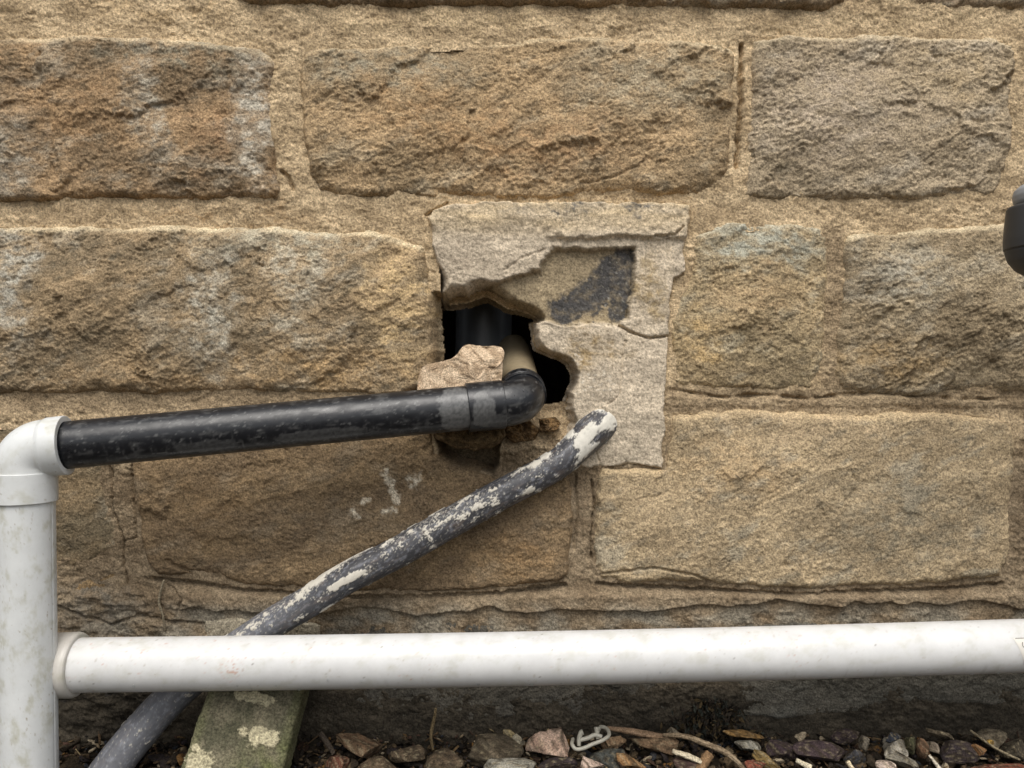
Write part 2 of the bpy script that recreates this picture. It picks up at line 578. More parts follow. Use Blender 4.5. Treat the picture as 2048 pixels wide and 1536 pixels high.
# thin levelling pieces and plinth course
stone([(352, 1196), (420, 1190), (560, 1196), (650, 1204), (660, 1222), (560, 1224), (430, 1228), (372, 1216)], 16, (140, 118, 82), (158, 134, 96),
      face=0.014, amp=0.35, edge=12, rag=4, gamt=0.3)
stone([(400, 1240), (470, 1232), (600, 1236), (645, 1250), (640, 1292), (400, 1296)], 17, (150, 140, 116), (164, 152, 124), face=0.012,
      amp=0.35, edge=14, rag=4)
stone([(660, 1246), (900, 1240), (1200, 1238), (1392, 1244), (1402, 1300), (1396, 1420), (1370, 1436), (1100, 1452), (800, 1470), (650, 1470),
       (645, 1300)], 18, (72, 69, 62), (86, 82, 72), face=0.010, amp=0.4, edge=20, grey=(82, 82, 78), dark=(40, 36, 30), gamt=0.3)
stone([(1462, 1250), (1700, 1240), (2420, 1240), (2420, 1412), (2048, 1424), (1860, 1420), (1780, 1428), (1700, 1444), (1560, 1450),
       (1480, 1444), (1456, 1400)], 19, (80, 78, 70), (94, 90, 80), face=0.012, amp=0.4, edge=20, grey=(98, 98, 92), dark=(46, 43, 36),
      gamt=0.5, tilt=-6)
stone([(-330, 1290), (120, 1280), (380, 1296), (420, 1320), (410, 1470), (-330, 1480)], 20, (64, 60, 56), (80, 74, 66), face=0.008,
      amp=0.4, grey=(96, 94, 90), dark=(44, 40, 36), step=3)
ALLST = [B1, B2, B3, C1, C2, C3, D0, D0B, D1, D2]

# --- cement surround
PATCH = [(850, 430), (868, 420), (896, 406), (1000, 399), (1150, 401), (1300, 402), (1378, 406), (1384, 440), (1376, 480), (1372, 545),
         (1352, 560), (1344, 600), (1342, 668), (1336, 760), (1336, 860), (1330, 944), (1290, 934), (1230, 934), (1180, 942), (1140, 934),
         (1110, 900), (1150, 850), (1140, 812), (1137, 804), (1143, 790), (1153, 767), (1155, 747), (1143, 724), (1120, 710), (1089, 700),
         (1075, 692), (1069, 677), (1071, 661), (1067, 640), (1082, 633), (1069, 624), (1046, 614), (1014, 608), (991, 593), (971, 582),
         (952, 587), (936, 594), (917, 596), (893, 600), (872, 599), (872, 560), (864, 500)]
RECESS = [(1092, 512), (1108, 496), (1180, 498), (1272, 494), (1270, 560), (1262, 600), (1256, 636), (1240, 650), (1210, 648), (1170, 646),
          (1130, 654), (1100, 644), (1080, 640), (1000, 640), (900, 640), (935, 588), (1000, 560), (1054, 548), (1078, 538), (1084, 522)]
LOWER = [(1060, 640), (1100, 648), (1128, 654), (1140, 648), (1180, 646), (1240, 652), (1262, 664), (1300, 676), (1345, 672), (1360, 960),
         (1100, 960), (1100, 720), (1060, 700)]


def patch_build():
    U, V = grid(836, 386, 1400, 960, 2)
    wob = 5.5 * fbm(U / 30, V / 30, 201, 5, 0.7)
    sd = sdf(U + wob, V + wob * 0.7, PATCH) + 1.5 * gn(U / 14, V / 14, 202)
    # how far each edge rolls back: the broken lip over the hole is deep, the rest is a clean edge
    lip = sstep(1110, 980, U) * sstep(520, 560, V)
    holeside = sstep(-16, -4, -np.abs(sdf(U, V, HOLE)))
    base = 0.0145 + 0.0022 * fbm(U / 120, V / 120, 203, 3) + 0.0022 * fbm(U / 34, V / 30, 204, 5, 0.62) + 0.00035 * gn(U / 4.5, V / 4.5, 205)
    rough2 = 0.0018 * fbm(U / 60, V / 45, 210, 5, 0.62)
    top = sstep(482, 470, V + wob * 2)
    H = base + 0.006 * top * sstep(1080, 1110, U) + 0.003 * sstep(470, 430, V) * (1 - sstep(1080, 1110, U))
    H = H + rough2
    rc = sdf(U + wob * 1.6, V + wob * 1.2, RECESS)
    m = sstep(-4, 5 + 4 * fbm(U / 40, V / 40, 216, 2), rc)
    H = H * (1 - m) + m * (0.0045 + 0.0016 * fbm(U / 40, V / 30, 211, 5, 0.62) + 0.0004 * gn(U / 5, V / 5, 212))
    lo = sdf(U + wob, V + wob, LOWER)
    m2 = sstep(-3, 3, lo)
    H = H * (1 - m2) + m2 * (0.0130 + 0.0040 * fbm(U / 80, V / 70, 213, 6, 0.6) + 0.0004 * gn(U / 5, V / 5, 214))
    # right-hand frame strip below the step
    for pts, w, dp in [([(1240, 652), (1270, 668), (1300, 676), (1344, 670)], 4, 0.006), ([(1138, 652), (1180, 645), (1240, 652)], 3, 0.003),
                       ([(1262, 496), (1270, 540), (1262, 600), (1254, 640)], 3, 0.003), ([(984, 404), (996, 440)], 2, 0.0012),
                       ([(1250, 680), (1244, 740), (1240, 790), (1214, 812)], 2.2, 0.0016), ([(1365, 455), (1350, 470), (1310, 476)], 4, 0.004),
                       ([(1200, 930), (1192, 900), (1180, 880)], 3, 0.002), ([(1010, 540), (1050, 512), (1090, 500)], 3, 0.0015)]:
        w2 = 4 * fbm(U / 16, V / 16, 215, 3)
        dd = seg_dist(U + w2, V + w2, pts)
        H = H - dp * (1 - sstep(0.2 * w, w, dd))
    ew = 8 + 7 * gn(U / 40, V / 40, 217) + 20 * lip
    e = np.clip(sd / ew, 0, 1)
    prof = (1 - (1 - e) ** 1.6) ** 0.75
    back = -0.006 - 0.030 * lip - 0.03 * holeside
    # hole side: bevel about 10 px wide falling back
    H = np.where(sd > 0, back + (H - back) * prof, back - (-sd) * 0.002)
    # colour
    n = fbm(U / 70, V / 60, 220, 5, 0.6)
    C = lin((200, 185, 162)) * (1 + 0.28 * n)[..., None]
    pale = (sstep(490, 440, V) * (0.75 + 0.6 * fbm(U / 90, V / 20, 221, 3)))[..., None]
    C = C * (1 - pale * 0.6) + lin((212, 188, 146)) * pale * 0.6
    C = blobmix(C, U, V, [(940, 520, 90, 50, (166, 152, 132), 0.5), (1300, 570, 40, 90, (160, 138, 98), 0.5), (1260, 880, 90, 60, (170, 158, 138), 0.6),
                          (1180, 700, 80, 40, (164, 142, 106), 0.6), (1190, 412, 200, 10, (116, 112, 104), 0.6)], 222)
    C = C * (1 - m[..., None]) + m[..., None] * lin((160, 144, 116)) * (1 + 0.45 * n)[..., None]
    # tar smear on the recessed face: a diagonal stroke joined to an upright band
    tw = 10 * fbm(U / 22, V / 22, 230, 5, 0.7)
    tar = np.minimum(seg_dist(U + tw, V + tw, [(1250, 508), (1246, 560), (1238, 628)]) - 20,
                     seg_dist(U + tw, V - tw, [(1230, 535), (1200, 574), (1160, 606), (1128, 622)]) - 30)
    tar = np.minimum(tar, seg_dist(U + tw * 2, V, [(1205, 600), (1190, 640)]) - 12 + 14 * (fbm(U / 9, V / 9, 232, 3) + 0.3))
    tar = tar + 15 * fbm(U / 18, V / 18, 223, 5, 0.7) + 5 * sstep(600, 640, V)
    tm = sstep(5, -3, tar) * sstep(-3, 3, rc) * np.clip(0.95 + 1.0 * fbm(U / 26, V / 20, 224, 5, 0.7), 0.4, 1)
    tm = np.maximum(tm, 0.35 * sstep(16, 0, tar) * sstep(0.0, 0.3, fbm(U / 8, V / 8, 231, 3)) * sstep(-3, 3, rc))
    C = C * (1 - tm[..., None] * 0.9) + lin((64, 66, 70)) * tm[..., None] * 0.9
    fl = sstep(0.28, 0.42, fbm(U / 7, V / 7, 225, 3)) * (0.25 + 0.6 * sstep(60, 10, np.abs(U - 1226) + np.abs(V - 590) * 0.3))
    fl = (fl * sstep(4, -6, tar - 6))[..., None] * 0.6
    C = C * (1 - fl) + lin((176, 172, 160)) * fl
    # white splashes of filler near the pipe entry
    spl = sstep(0.22, 0.4, fbm(U / 11, V / 6, 226, 3)) * sstep(60, 20, np.hypot(U - 1190, (V - 775) * 1.1))
    spl = np.maximum(spl, sstep(0.1, 0.3, fbm(U / 8, V / 6, 227, 3)) * sstep(22, 6, np.hypot(U - 1153, V - 720)))
    C = C * (1 - spl[..., None] * 0.7) + lin((214, 206, 190)) * spl[..., None] * 0.7
    C = C * (1 + 0.16 * fbm(U / 8, V / 8, 228, 2))[..., None]
    pr = 0.32 * sstep(0.1, 0.36, fbm(U / 5.5, V / 5.5, 229, 2))[..., None]
    C = C * (1 - pr)
    o = sheet("cement_surround", U, V, H, sd > -7, M_CEMENT, C, WALL)
    o["label"] = "grey cement render surround with a tar smear and a broken edge above the hole"


patch_build()


# --- mortar bed
def mortar_h(U, V):
    H = 0.0012 * fbm(U / 120, V / 120, 301, 3) + 0.0036 * fbm(U / 60, V / 46, 302, 5, 0.62) + 0.0006 * gn(U / 5.5, V / 5, 303)
    H = H + 0.0100 + 0.0034 * fbm(U / 17, V / 14, 331, 4, 0.68) * sstep(-0.3, 0.3, fbm(U / 140, V / 90, 332, 3)) - 0.0015
    # the ledge of old mortar under the fourth course with a broken wavy lower edge
    vl = 1222 + 13 * gn(U / 120, U * 0, 304) + 7 * gn(U / 34, U * 0, 305) * (1 + gn(U / 200, U * 0, 340)) + 6 * gn(U / 330, U * 0, 342) - 12 * sstep(1250, 1500, U)
    led = sstep(1180, 1196, V) * sstep(vl + 2, vl - 2, V) * sstep(330, 380, U)
    H = H + 0.006 * led
    H = H + 0.006 * sstep(1160, 1200, V) * sstep(400, 300, U) * (0.5 + 1.2 * fbm(U / 45, V / 26, 306, 4, 0.6))
    # lower lump rows between third and fourth course
    H = H + 0.0015 * sstep(14, 6, np.abs(V - 803 + 6 * gn(U / 90, U * 0, 307))) * sstep(1320, 1340, U)
    H = H - 0.006 * (0.3 + sstep(-0.2, 0.3, fbm(U / 60, V / 40, 333, 3))) * (1 - sstep(1, 6 + 5 * gn(U / 30, V * 0, 334), np.abs(V - (792 + 9 * gn(U / 130, U * 0, 308) - 10 * sstep(1500, 1340, U)) - 2))) * sstep(1330, 1360, U)
    # broken pocket under the elbow
    r1 = sdf(U + 6 * gn(U / 20, V / 20, 309), V + 6 * gn(U / 20, V / 20, 310), [(980, 790), (1180, 800), (1182, 850), (1130, 900), (1060, 945), (1004, 950), (1000, 880)])
    m = sstep(-8, 6, r1)
    t = sstep(800, 900, V)
    Hr = -0.034 * (1 - t) + 0.002 * t + 0.012 * fbm(U / 34, V / 26, 311, 5, 0.65)
    H = H * (1 - m) + Hr * m
    # dark slot below the loose lumps
    r2 = sdf(U + 5 * gn(U / 18, V / 18, 312), V, [(868, 850), (1002, 850), (996, 930), (985, 946), (930, 936), (880, 916)])
    m = sstep(-3, 5, r2)
    H = H * (1 - m) + (-0.05) * m
    # cracks
    for pts, w, dp in [([(214, 930), (222, 990), (218, 1020), (240, 1078), (242, 1130), (250, 1172)], 3, 0.006),
                       ([(258, 930), (262, 1000), (266, 1078)], 3, 0.006), ([(240, 1084), (268, 1078)], 3, 0.004),
                       ([(1152, 950), (1156, 1020), (1148, 1100)], 3, 0.004), ([(1184, 960), (1190, 1010), (1182, 1080), (1184, 1120)], 3, 0.006),
                       ([(300, 1160), (400, 1172), (480, 1184), (640, 1195), (800, 1197), (1000, 1191), (1130, 1174)], 7, 0.010),
                       ([(1196, 1172), (1400, 1182), (1600, 1192), (1740, 1186), (1900, 1182), (2010, 1170)], 6, 0.008),
                       ([(850, 428), (868, 418), (896, 404)], 3, 0.006), ([(1486, 84), (1484, 200), (1476, 330)], 6, 0.010),
                       ([(110, 1214), (170, 1236), (220, 1252), (280, 1232), (330, 1244), (420, 1254)], 4, 0.005),
                       ([(560, 340), (574, 352), (580, 372)], 6, 0.006), ([(290, 1160), (340, 1176), (360, 1200), (356, 1224)], 3, 0.005)]:
        w2 = 5 * fbm(U / 20, V / 20, 315, 3)
        dd = seg_dist(U + w2, V + w2, pts)
        H = H - dp * (1 - sstep(0.25 * w, w, dd))
    return H


def mortar_build():
    U, V = grid(-330, -300, 2420, 1560, 2.5)
    # fine where the picture shows it, coarse spacing is enough outside; one regular sheet keeps it simple
    inside_any = np.zeros(U.shape, bool)
    for p in ALLST:
        inside_any |= sdf(U, V, p) > 26
    hole = sdf(U, V, HOLE)
    H = mortar_h(U, V)
    H = np.where(hole > -14, np.minimum(H, -0.004 - 0.03 * sstep(-14, 0, hole)), H)
    n = fbm(U / 90, V / 60, 320, 5, 0.6)
    k = sstep(-0.35, 0.35, n)[..., None]
    C = lin((162, 136, 98)) * (1 - k) + lin((196, 168, 126)) * k
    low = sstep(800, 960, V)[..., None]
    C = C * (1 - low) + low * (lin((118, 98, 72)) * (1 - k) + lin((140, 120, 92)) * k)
    jt = (np.maximum(sstep(34, 14, np.abs(V - 802)), sstep(34, 14, np.abs(U - 1672)) * sstep(430, 480, V) * sstep(800, 780, V)) * 0.55)[..., None]
    C = C * (1 - jt) + lin((122, 102, 76)) * jt
    g = (sstep(1190, 1240, V) * sstep(-0.3, 0.3, fbm(U / 80, V / 50, 321, 4)))[..., None]
    C = C * (1 - g * 0.7) + lin((136, 130, 116)) * g * 0.7
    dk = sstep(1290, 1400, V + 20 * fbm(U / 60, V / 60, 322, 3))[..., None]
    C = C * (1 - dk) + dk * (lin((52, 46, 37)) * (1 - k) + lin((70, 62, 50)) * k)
    C = C * (1 + 0.38 * fbm(U / 10, V / 8, 323, 3))[..., None]
    C = blobmix(C, U, V, [(330, 20, 160, 20, (192, 160, 112), 0.5), (900, 35, 240, 14, (176, 150, 106), 0.5), (200, 1215, 120, 40, (116, 106, 92), 0.6),
                          (440, 428, 200, 12, (172, 138, 92), 0.6), (1800, 40, 240, 16, (178, 152, 110), 0.5)], 324)
    pin = sdf(U, V, PATCH)
    keep = (~inside_any) & (hole < 3) & (pin < 10) & ~((hole > -14) & (U < 892) & (V > 590) & (V < 745))
    lum = (C @ np.array([0.2126, 0.7152, 0.0722]))[..., None]
    C = (lum + (C - lum) * 0.76) * 1.06 * np.array([1.0, 1.0, 0.95])
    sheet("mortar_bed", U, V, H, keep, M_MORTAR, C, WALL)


mortar_build()


# --- cavity behind the hole: ragged throat and the dark void behind it
def cavity_build():
    pts = np.array(HOLE, float)
    P2 = []
    for i in range(len(pts)):
        a, b = pts[i], pts[(i + 1) % len(pts)]
        n = max(1, int(np.hypot(*(b - a)) / 4))
        for j in range(n):
            P2.append(a + (b - a) * j / n)
    P2 = np.array(P2)
    c = np.array([990, 720.])
    rows = []
    ds = [0.036, 0.045, 0.055, 0.07, 0.085, 0.10, 0.13]
    for k, d in enumerate(ds):
        w = 1.05 + 0.02 * k
        q = c + (P2 - c) * w
        nz = 6 * gn(P2[:, 0] / 20, P2[:, 1] / 20 + k * 0.8, 330)
        dirn = (P2 - c) / np.linalg.norm(P2 - c, axis=1)[:, None]
        q = q + dirn * nz[:, None]
        rows.append(np.stack([(q[:, 0] - 1024) * S, np.full(len(q), d), (768 - q[:, 1]) * S], 1))
    V_ = np.concatenate(rows)
    n = len(P2)
    F_ = []
    for k in range(len(ds) - 1):
        for i in range(n):
            j = (i + 1) % n
            F_.append((k * n + i, k * n + j, (k + 1) * n + j, (k + 1) * n + i))
    # void box
    b0 = len(V_)
    x0, x1, z0, z1, y0, y1 = -0.35, 0.30, -0.30, 0.35, 0.13, 0.55
    box = [(x0, y0, z0), (x1, y0, z0), (x1, y0, z1), (x0, y0, z1), (x0, y1, z0), (x1, y1, z0), (x1, y1, z1), (x0, y1, z1)]
    V_ = np.concatenate([V_, np.array(box)])
    F_ += [(b0 + 4, b0 + 5, b0 + 6, b0 + 7), (b0, b0 + 1, b0 + 5, b0 + 4), (b0 + 1, b0 + 2, b0 + 6, b0 + 5), (b0 + 2, b0 + 3, b0 + 7, b0 + 6),
           (b0 + 3, b0, b0 + 4, b0 + 7)]
    mesh_from("wall_cavity", V_, F_, M_CAVITY, None, False, WALL)


cavity_build()


# ------------------------------------------------------------------ tubes
def resample(pts, rad, step):
    pts = np.asarray(pts, float)
    rad = np.asarray(rad, float)
    d = np.concatenate([[0], np.cumsum(np.linalg.norm(np.diff(pts, axis=0), axis=1))])
    n = max(2, int(d[-1] / step))
    s = np.linspace(0, d[-1], n)
    return np.stack([np.interp(s, d, pts[:, i]) for i in range(3)], 1), np.interp(s, d, rad), s


def catmull(pts, n=12):
    pts = [np.asarray(p, float) for p in pts]
    pts = [2 * pts[0] - pts[1]] + pts + [2 * pts[-1] - pts[-2]]
    out = []
    for i in range(1, len(pts) - 2):
        p0, p1, p2, p3 = pts[i - 1:i + 3]
        for k in range(n):
            t = k / n
            out.append(0.5 * ((2 * p1) + (-p0 + p2) * t + (2 * p0 - 5 * p1 + 4 * p2 - p3) * t * t + (-p0 + 3 * p1 - 3 * p2 + p3) * t ** 3))
    out.append(pts[-2])
    return np.array(out)


def tube_arrays(path, rad, seg=72, disp=None):
    """rings along a path; returns verts, faces, s(2D), theta(2D); theta 0 = towards the camera, + = up"""
    path = np.asarray(path, float)
    n = len(path)
    T = np.gradient(path, axis=0)
    T /= np.linalg.norm(T, axis=1)[:, None]
    ref = np.array([0, -1.0, 0])
    if abs(T[0] @ ref) > 0.9:
        ref = np.array([0, 0, 1.0])
    N = ref - (ref @ T[0]) * T[0]
    N /= np.linalg.norm(N)
    Ns = [N]
    for i in range(1, n):
        N = Ns[-1] - (Ns[-1] @ T[i]) * T[i]
        N /= np.linalg.norm(N)
        Ns.append(N)
    Ns = np.array(Ns)
    B = np.cross(Ns, T)
    s = np.concatenate([[0], np.cumsum(np.linalg.norm(np.diff(path, axis=0), axis=1))])
    th = np.linspace(-math.pi, math.pi, seg, endpoint=False)
    Sg, Th = np.meshgrid(s, th, indexing='ij')
    R = np.repeat(np.asarray(rad, float)[:, None], seg, 1)
    if disp is not None:
        R = R + disp(Sg, Th)
    co = path[:, None, :] + R[..., None] * (np.cos(Th)[..., None] * Ns[:, None, :] + np.sin(Th)[..., None] * B[:, None, :])
    idx = np.arange(n * seg).reshape(n, seg)
    nx = np.roll(idx, -1, 1)
    faces = np.stack([idx[:-1], idx[1:], nx[1:], nx[:-1]], -1).reshape(-1, 4)
    return co.reshape(-1, 3), faces, Sg, Th, idx


def tube(name, path, rad, mat, colfn, seg=72, disp=None, parent=None, roughfn=None, caps=(False, False)):
    co, faces, Sg, Th, idx = tube_arrays(path, rad, seg, disp)
    C = colfn(Sg, Th).reshape(-1, 3)
    rg = (roughfn(Sg, Th) if roughfn else np.zeros(Sg.shape)).ravel()
    if caps[0] or caps[1]:
        fl = [tuple(int(i) for i in f) for f in faces]
        if caps[0]:
            fl.append(tuple(int(i) for i in idx[0]))
        if caps[1]:
            fl.append(tuple(int(i) for i in idx[-1][::-1]))
        faces = fl
    return mesh_from(name, co, faces, mat, C, True, parent, {"rough": rg})


def profile_tube(name, a, b, prof, mat, colfn, parent, seg=96, **kw):
    """lathe along the straight line a->b; prof = [(distance along, radius)]"""
    a, b = np.asarray(a, float), np.asarray(b, float)
    d = (b - a) / np.linalg.norm(b - a)
    fine = [prof[0]]
    for p0, p1 in zip(prof[:-1], prof[1:]):
        k_ = max(1, int(abs(p1[0] - p0[0]) / 0.0012))
        fine += [(p0[0] + (p1[0] - p0[0]) * j / k_, p0[1] + (p1[1] - p0[1]) * j / k_) for j in range(1, k_ + 1)]
    prof = fine
    path = np.array([a + d * (p[0] + 1e-6 * i) for i, p in enumerate(prof)])
    co, faces, Sg, Th, idx = tube_arrays_straight(path, d, [p[1] for p in prof], seg)
    C = colfn(Sg, Th).reshape(-1, 3)
    return mesh_from(name, co, faces, mat, C, kw.get("smooth", True), parent, {"rough": np.zeros(Sg.size)})


def tube_arrays_straight(path, d, rad, seg):
    N = np.array([0, -1.0, 0])
    if abs(N @ d) > 0.9:
        N = np.array([0, 0, 1.0])
    N = N - (N @ d) * d
    N /= np.linalg.norm(N)
    B = np.cross(N, d)
    th = np.linspace(-math.pi, math.pi, seg, endpoint=False)
    s = np.array([(p - path[0]) @ d for p in path])
    Sg, Th = np.meshgrid(s, th, indexing='ij')
    R = np.repeat(np.asarray(rad, float)[:, None], seg, 1)
    co = path[:, None, :] + R[..., None] * (np.cos(Th)[..., None] * N + np.sin(Th)[..., None] * B)
    idx = np.arange(len(path) * seg).reshape(len(path), seg)
    nx = np.roll(idx, -1, 1)
    faces = np.stack([idx[:-1], idx[1:], nx[1:], nx[:-1]], -1).reshape(-1, 4)
    return co.reshape(-1, 3), faces, Sg, Th, idx


def edge_set(prof, r=0.0008):
    """round the corners of a lathe profile slightly by adding points"""
    out = []
    for i, p in enumerate(prof):
        if 0 < i < len(prof) - 1:
            p = np.array(p)
            a, b = np.array(prof[i - 1]), np.array(prof[i + 1])
            da, db = a - p, b - p
            la, lb = np.linalg.norm(da), np.linalg.norm(db)
            k = min(r, la * 0.45, lb * 0.45)
            q0, q1 = p + da / la * k, p + db / lb * k
            out += [tuple(q0 + da / la * 0.0001), tuple(q0), tuple((q0 + q1 + 2 * p) / 4), tuple(q1), tuple(q1 + db / lb * 0.0001)]
        else:
            out.append(tuple(p))
    return out


# ------------------------------------------------------------------ black waste pipe
RB = 0.0222
bl_a = P(60, 897, -0.124)
bl_b = P(940, 815, -0.062)
bl_dir = (bl_b - bl_a) / np.linalg.norm(bl_b - bl_a)
BLACK = tag(empty("waste_pipe", tuple(bl_b)), "black plastic waste pipe with grey cement smears running into the broken hole", "pipe")


def proj_st(px, py, a, b):
    """place along a pipe axis (m) and across it (m, + up) of a spot seen at px, py"""
    y = (a[1] + b[1]) / 2
    best = None
    for t in np.linspace(-0.2, 1.3, 400):
        p = a + (b - a) * t
        q = P(px, py, p[1])
        d = np.hypot(q[0] - p[0], q[2] - p[2])
        if best is None or d < best[0]:
            best = (d, t, q, p)
    L = np.linalg.norm(b - a)
    return best[1] * L, math.copysign(best[0], best[2][2] - best[3][2])


BASEK = np.array((0.0095, 0.0105, 0.013))
DUST = np.array((0.15, 0.15, 0.145))


def black_col(off=0.0, heavy=None):
    def f(s, th):
        s = s + off
        w = th * RB
        x, y = s * 1000, w * 1000
        n = fbm(x / 16, y / 7, 401, 5, 0.65)
        m = sstep(0.05, 0.4, n) * 0.34 + 0.5 * sstep(0.30, 0.36, fbm(x / 7, y / 4, 405, 4, 0.62))
        st = sstep(0.1, 0.45, fbm(x / 4, y / 12, 402, 4, 0.6)) * sstep(0.1, -0.6, th) * 0.42
        m = np.maximum(m, st)
        if heavy:
            for (hs_, hw, rs, rw, k) in heavy:
                r = np.hypot((s - hs_) / rs, (w - hw) / rw) + 0.45 * fbm(x / 9, y / 9, 403, 4, 0.6)
                m = np.maximum(m, k * (1 - sstep(0.85, 1.0, r)) * (0.75 + 0.7 * fbm(x / 3, y / 3, 404, 3)))
        m = np.clip(m, 0, 1)[..., None]
        return BASEK * (1 - m) + DUST * m
    return f


L_ab = float(np.linalg.norm(bl_b - bl_a))
hs1, hw1 = proj_st(912, 812, bl_a, bl_b)
heavy = [(hs1, -0.001, 0.020, 0.030, 0.95), (proj_st(650, 880, bl_a, bl_b)[0], -0.013, 0.05, 0.007, 0.5), (proj_st(420, 905, bl_a, bl_b)[0], -0.014, 0.035, 0.007, 0.45),
         (proj_st(760, 820, bl_a, bl_b)[0], 0.005, 0.006, 0.003, 0.5)]
path = np.array([bl_a + (bl_b - bl_a) * t for t in np.linspace(0, 1.0, 300)])
tube("pipe", path, np.full(300, RB), M_BLACK, black_col(0, heavy), 110,
     disp=lambda s, th: 0.00012 * fbm(s * 60, th * 1.2, 410, 3), parent=BLACK,
     roughfn=lambda s, th: 0.12 * sstep(0, 0.4, fbm(s * 50, th * 2, 411, 3)))

# elbow: socket collar, tight bend, outlet collar
cA = P(934, 815.5, -0.0625)
cB = P(1006, 808.5, -0.057)
d0 = (cB - cA) / np.linalg.norm(cB - cA)
d1 = np.array([-0.05, 0.95, 0.31])
d1 /= np.linalg.norm(d1)
RE = 0.0228
RC = 0.0246
lenc = float(np.linalg.norm(cB - cA))
prof = edge_set([(0.0, RB - 0.001), (0.0, RC), (lenc * 0.5, RC + 0.0001), (lenc, RC - 0.0001), (lenc, RE - 0.0006)], 0.0006)
socket = profile_tube("elbow_socket", cA, cB, prof, M_BLACK, black_col(L_ab - 0.01, [(L_ab + 0.004, -0.004, 0.012, 0.02, 0.8), (L_ab + 0.02, -0.016, 0.014, 0.008, 0.6)]), BLACK)
socket["label"] = "ribbed black socket collar smeared with grey cement"
rr = 0.0245
c0 = cB
ang = math.acos(max(-1, min(1, float(d0 @ d1))))
nrm = d1 - (d1 @ d0) * d0
nrm /= np.linalg.norm(nrm)
ctr = c0 + nrm * rr
arc = [c0 + d0 * 0.0]
for k in range(0, 61):
    a_ = ang * k / 60
    arc.append(ctr + rr * (-nrm * math.cos(a_) + d0 * math.sin(a_)))
arc = np.array(arc[1:])
end = arc[-1]
arc = np.concatenate([[c0 - d0 * 0.004], arc])
tube("elbow", arc, np.full(len(arc), RE), M_BLACK, black_col(0.7, [(0.71, 0.012, 0.012, 0.01, 0.35), (0.735, -0.02, 0.03, 0.01, 0.4)]), 110, parent=BLACK)
prof = edge_set([(0.0, RE - 0.001), (0.0, RC), (0.0035, RC + 0.0002), (0.0042, RC - 0.0007), (0.0055, RC - 0.0007), (0.0062, RC + 0.0001), (0.017, RC), (0.017, 0.0195)], 0.0005)
profile_tube("outlet_collar", end - d1 * 0.001, end + d1 * 0.03, prof, M_BLACK, black_col(1.2), BLACK)
buff = lambda s, th: lin((150, 136, 110)) * (1 + 0.25 * fbm(s * 300, th * 3, 420, 4))[..., None]
q0 = end + d1 * 0.012
path = np.array([q0 + d1 * t for t in np.linspace(0, 0.16, 60)])
t_ = tube("inner_pipe", path, np.full(60, 0.0205), M_WHITE, buff, 72, parent=BLACK)
t_["label"] = "buff coloured pipe stub leading back from the elbow into the hole"
path = np.array([(P(958, 700, 0.16)[0] + 0.01 * t, 0.165, -0.22 + 0.5 * t) for t in np.linspace(0, 1, 60)])
o_ = tube("soil_pipe", path, np.full(60, 0.036), M_WHITE, lambda s, th: lin((96, 100, 104)) * (1 + 0.3 * fbm(s * 60, th * 2, 430, 4))[..., None], 72, caps=(True, True))
recentre(o_)
tag(o_, "dim grey upright pipe just visible inside the dark hole behind the loose fragment", "pipe")
# ------------------------------------------------------------------ white stack with elbow and branch
RW = 0.0243
xv = P(50, 1200, -0.128)[0]
yv = -0.128
STACK = tag(empty("drain_pipe", (xv, yv, GROUND)), "vertical white plastic drain pipe at the left edge, elbow on top", "drain pipe")
WCOL = lin((222, 222, 216))


def white_col(seed, k=1.0, tint=(213, 215, 213)):
    def f(s, th):
        x, y = s * 1000, th * 25
        base = lin(tint) * (1 + 0.05 * fbm(x / 40, y / 40, seed, 3))[..., None]
        d = sstep(0.28, 0.5, fbm(x / 4.5, y / 3.2, seed + 1, 4, 0.65)) * sstep(-0.2, 0.25, fbm(x / 30, y / 25, seed + 2, 3)) * 0.7 * k
        base = base * (1 - d[..., None]) + lin((150, 136, 112)) * d[..., None]
        g = sstep(-0.05, 0.45, fbm(x / 26, y / 18, seed + 3, 5, 0.7)) * 0.55 * k
        sc_ = sstep(0.40, 0.6, fbm(x / 9, y / 3.0, seed + 5, 4, 0.7)) * 0.3 * k * sstep(-0.1, 0.3, fbm(x / 60, y / 20, seed + 6, 2))
        base = base * (1 - sc_[..., None]) + lin((140, 138, 126)) * sc_[..., None]
        base = base * (1 - g[..., None]) + lin((176, 174, 154)) * g[..., None]
        return base
    return f


z_top = P(0, 948, yv)[2]
n = 260
path = np.array([(xv, yv, z) for z in np.linspace(GROUND - 0.02, z_top, n)])


def vdisp(s, th):
    # moulded rib running up the side of the pipe
    return 0.0007 * sstep(0.10, 0.03, np.abs(np.abs(th) - 1.12))


path[:, 0] += np.linspace(0.004, 0, n)
tube("pipe", path, np.full(n, RW), M_WHITE, white_col(501, 1.2), 240, parent=STACK, disp=lambda s, th: -0.0006 * (1 - sstep(0.01, 0.05, np.abs(th + 1.56))))
# collar under the elbow
zc0, zc1 = P(0, 1003, yv)[2], P(0, 944, yv)[2]
prof = edge_set([(0, RW - 0.001), (0, RW + 0.0024), (zc1 - zc0, RW + 0.0024), (zc1 - zc0, RW - 0.0006)], 0.0006)
elb_socket = profile_tube("elbow_socket", (xv, yv, zc0), (xv, yv, zc1), prof, M_WHITE, white_col(510, 0.8), STACK)
# bend from upright to the black pipe's axis
dd0 = np.array([0, 0, 1.0])
dd1 = bl_dir
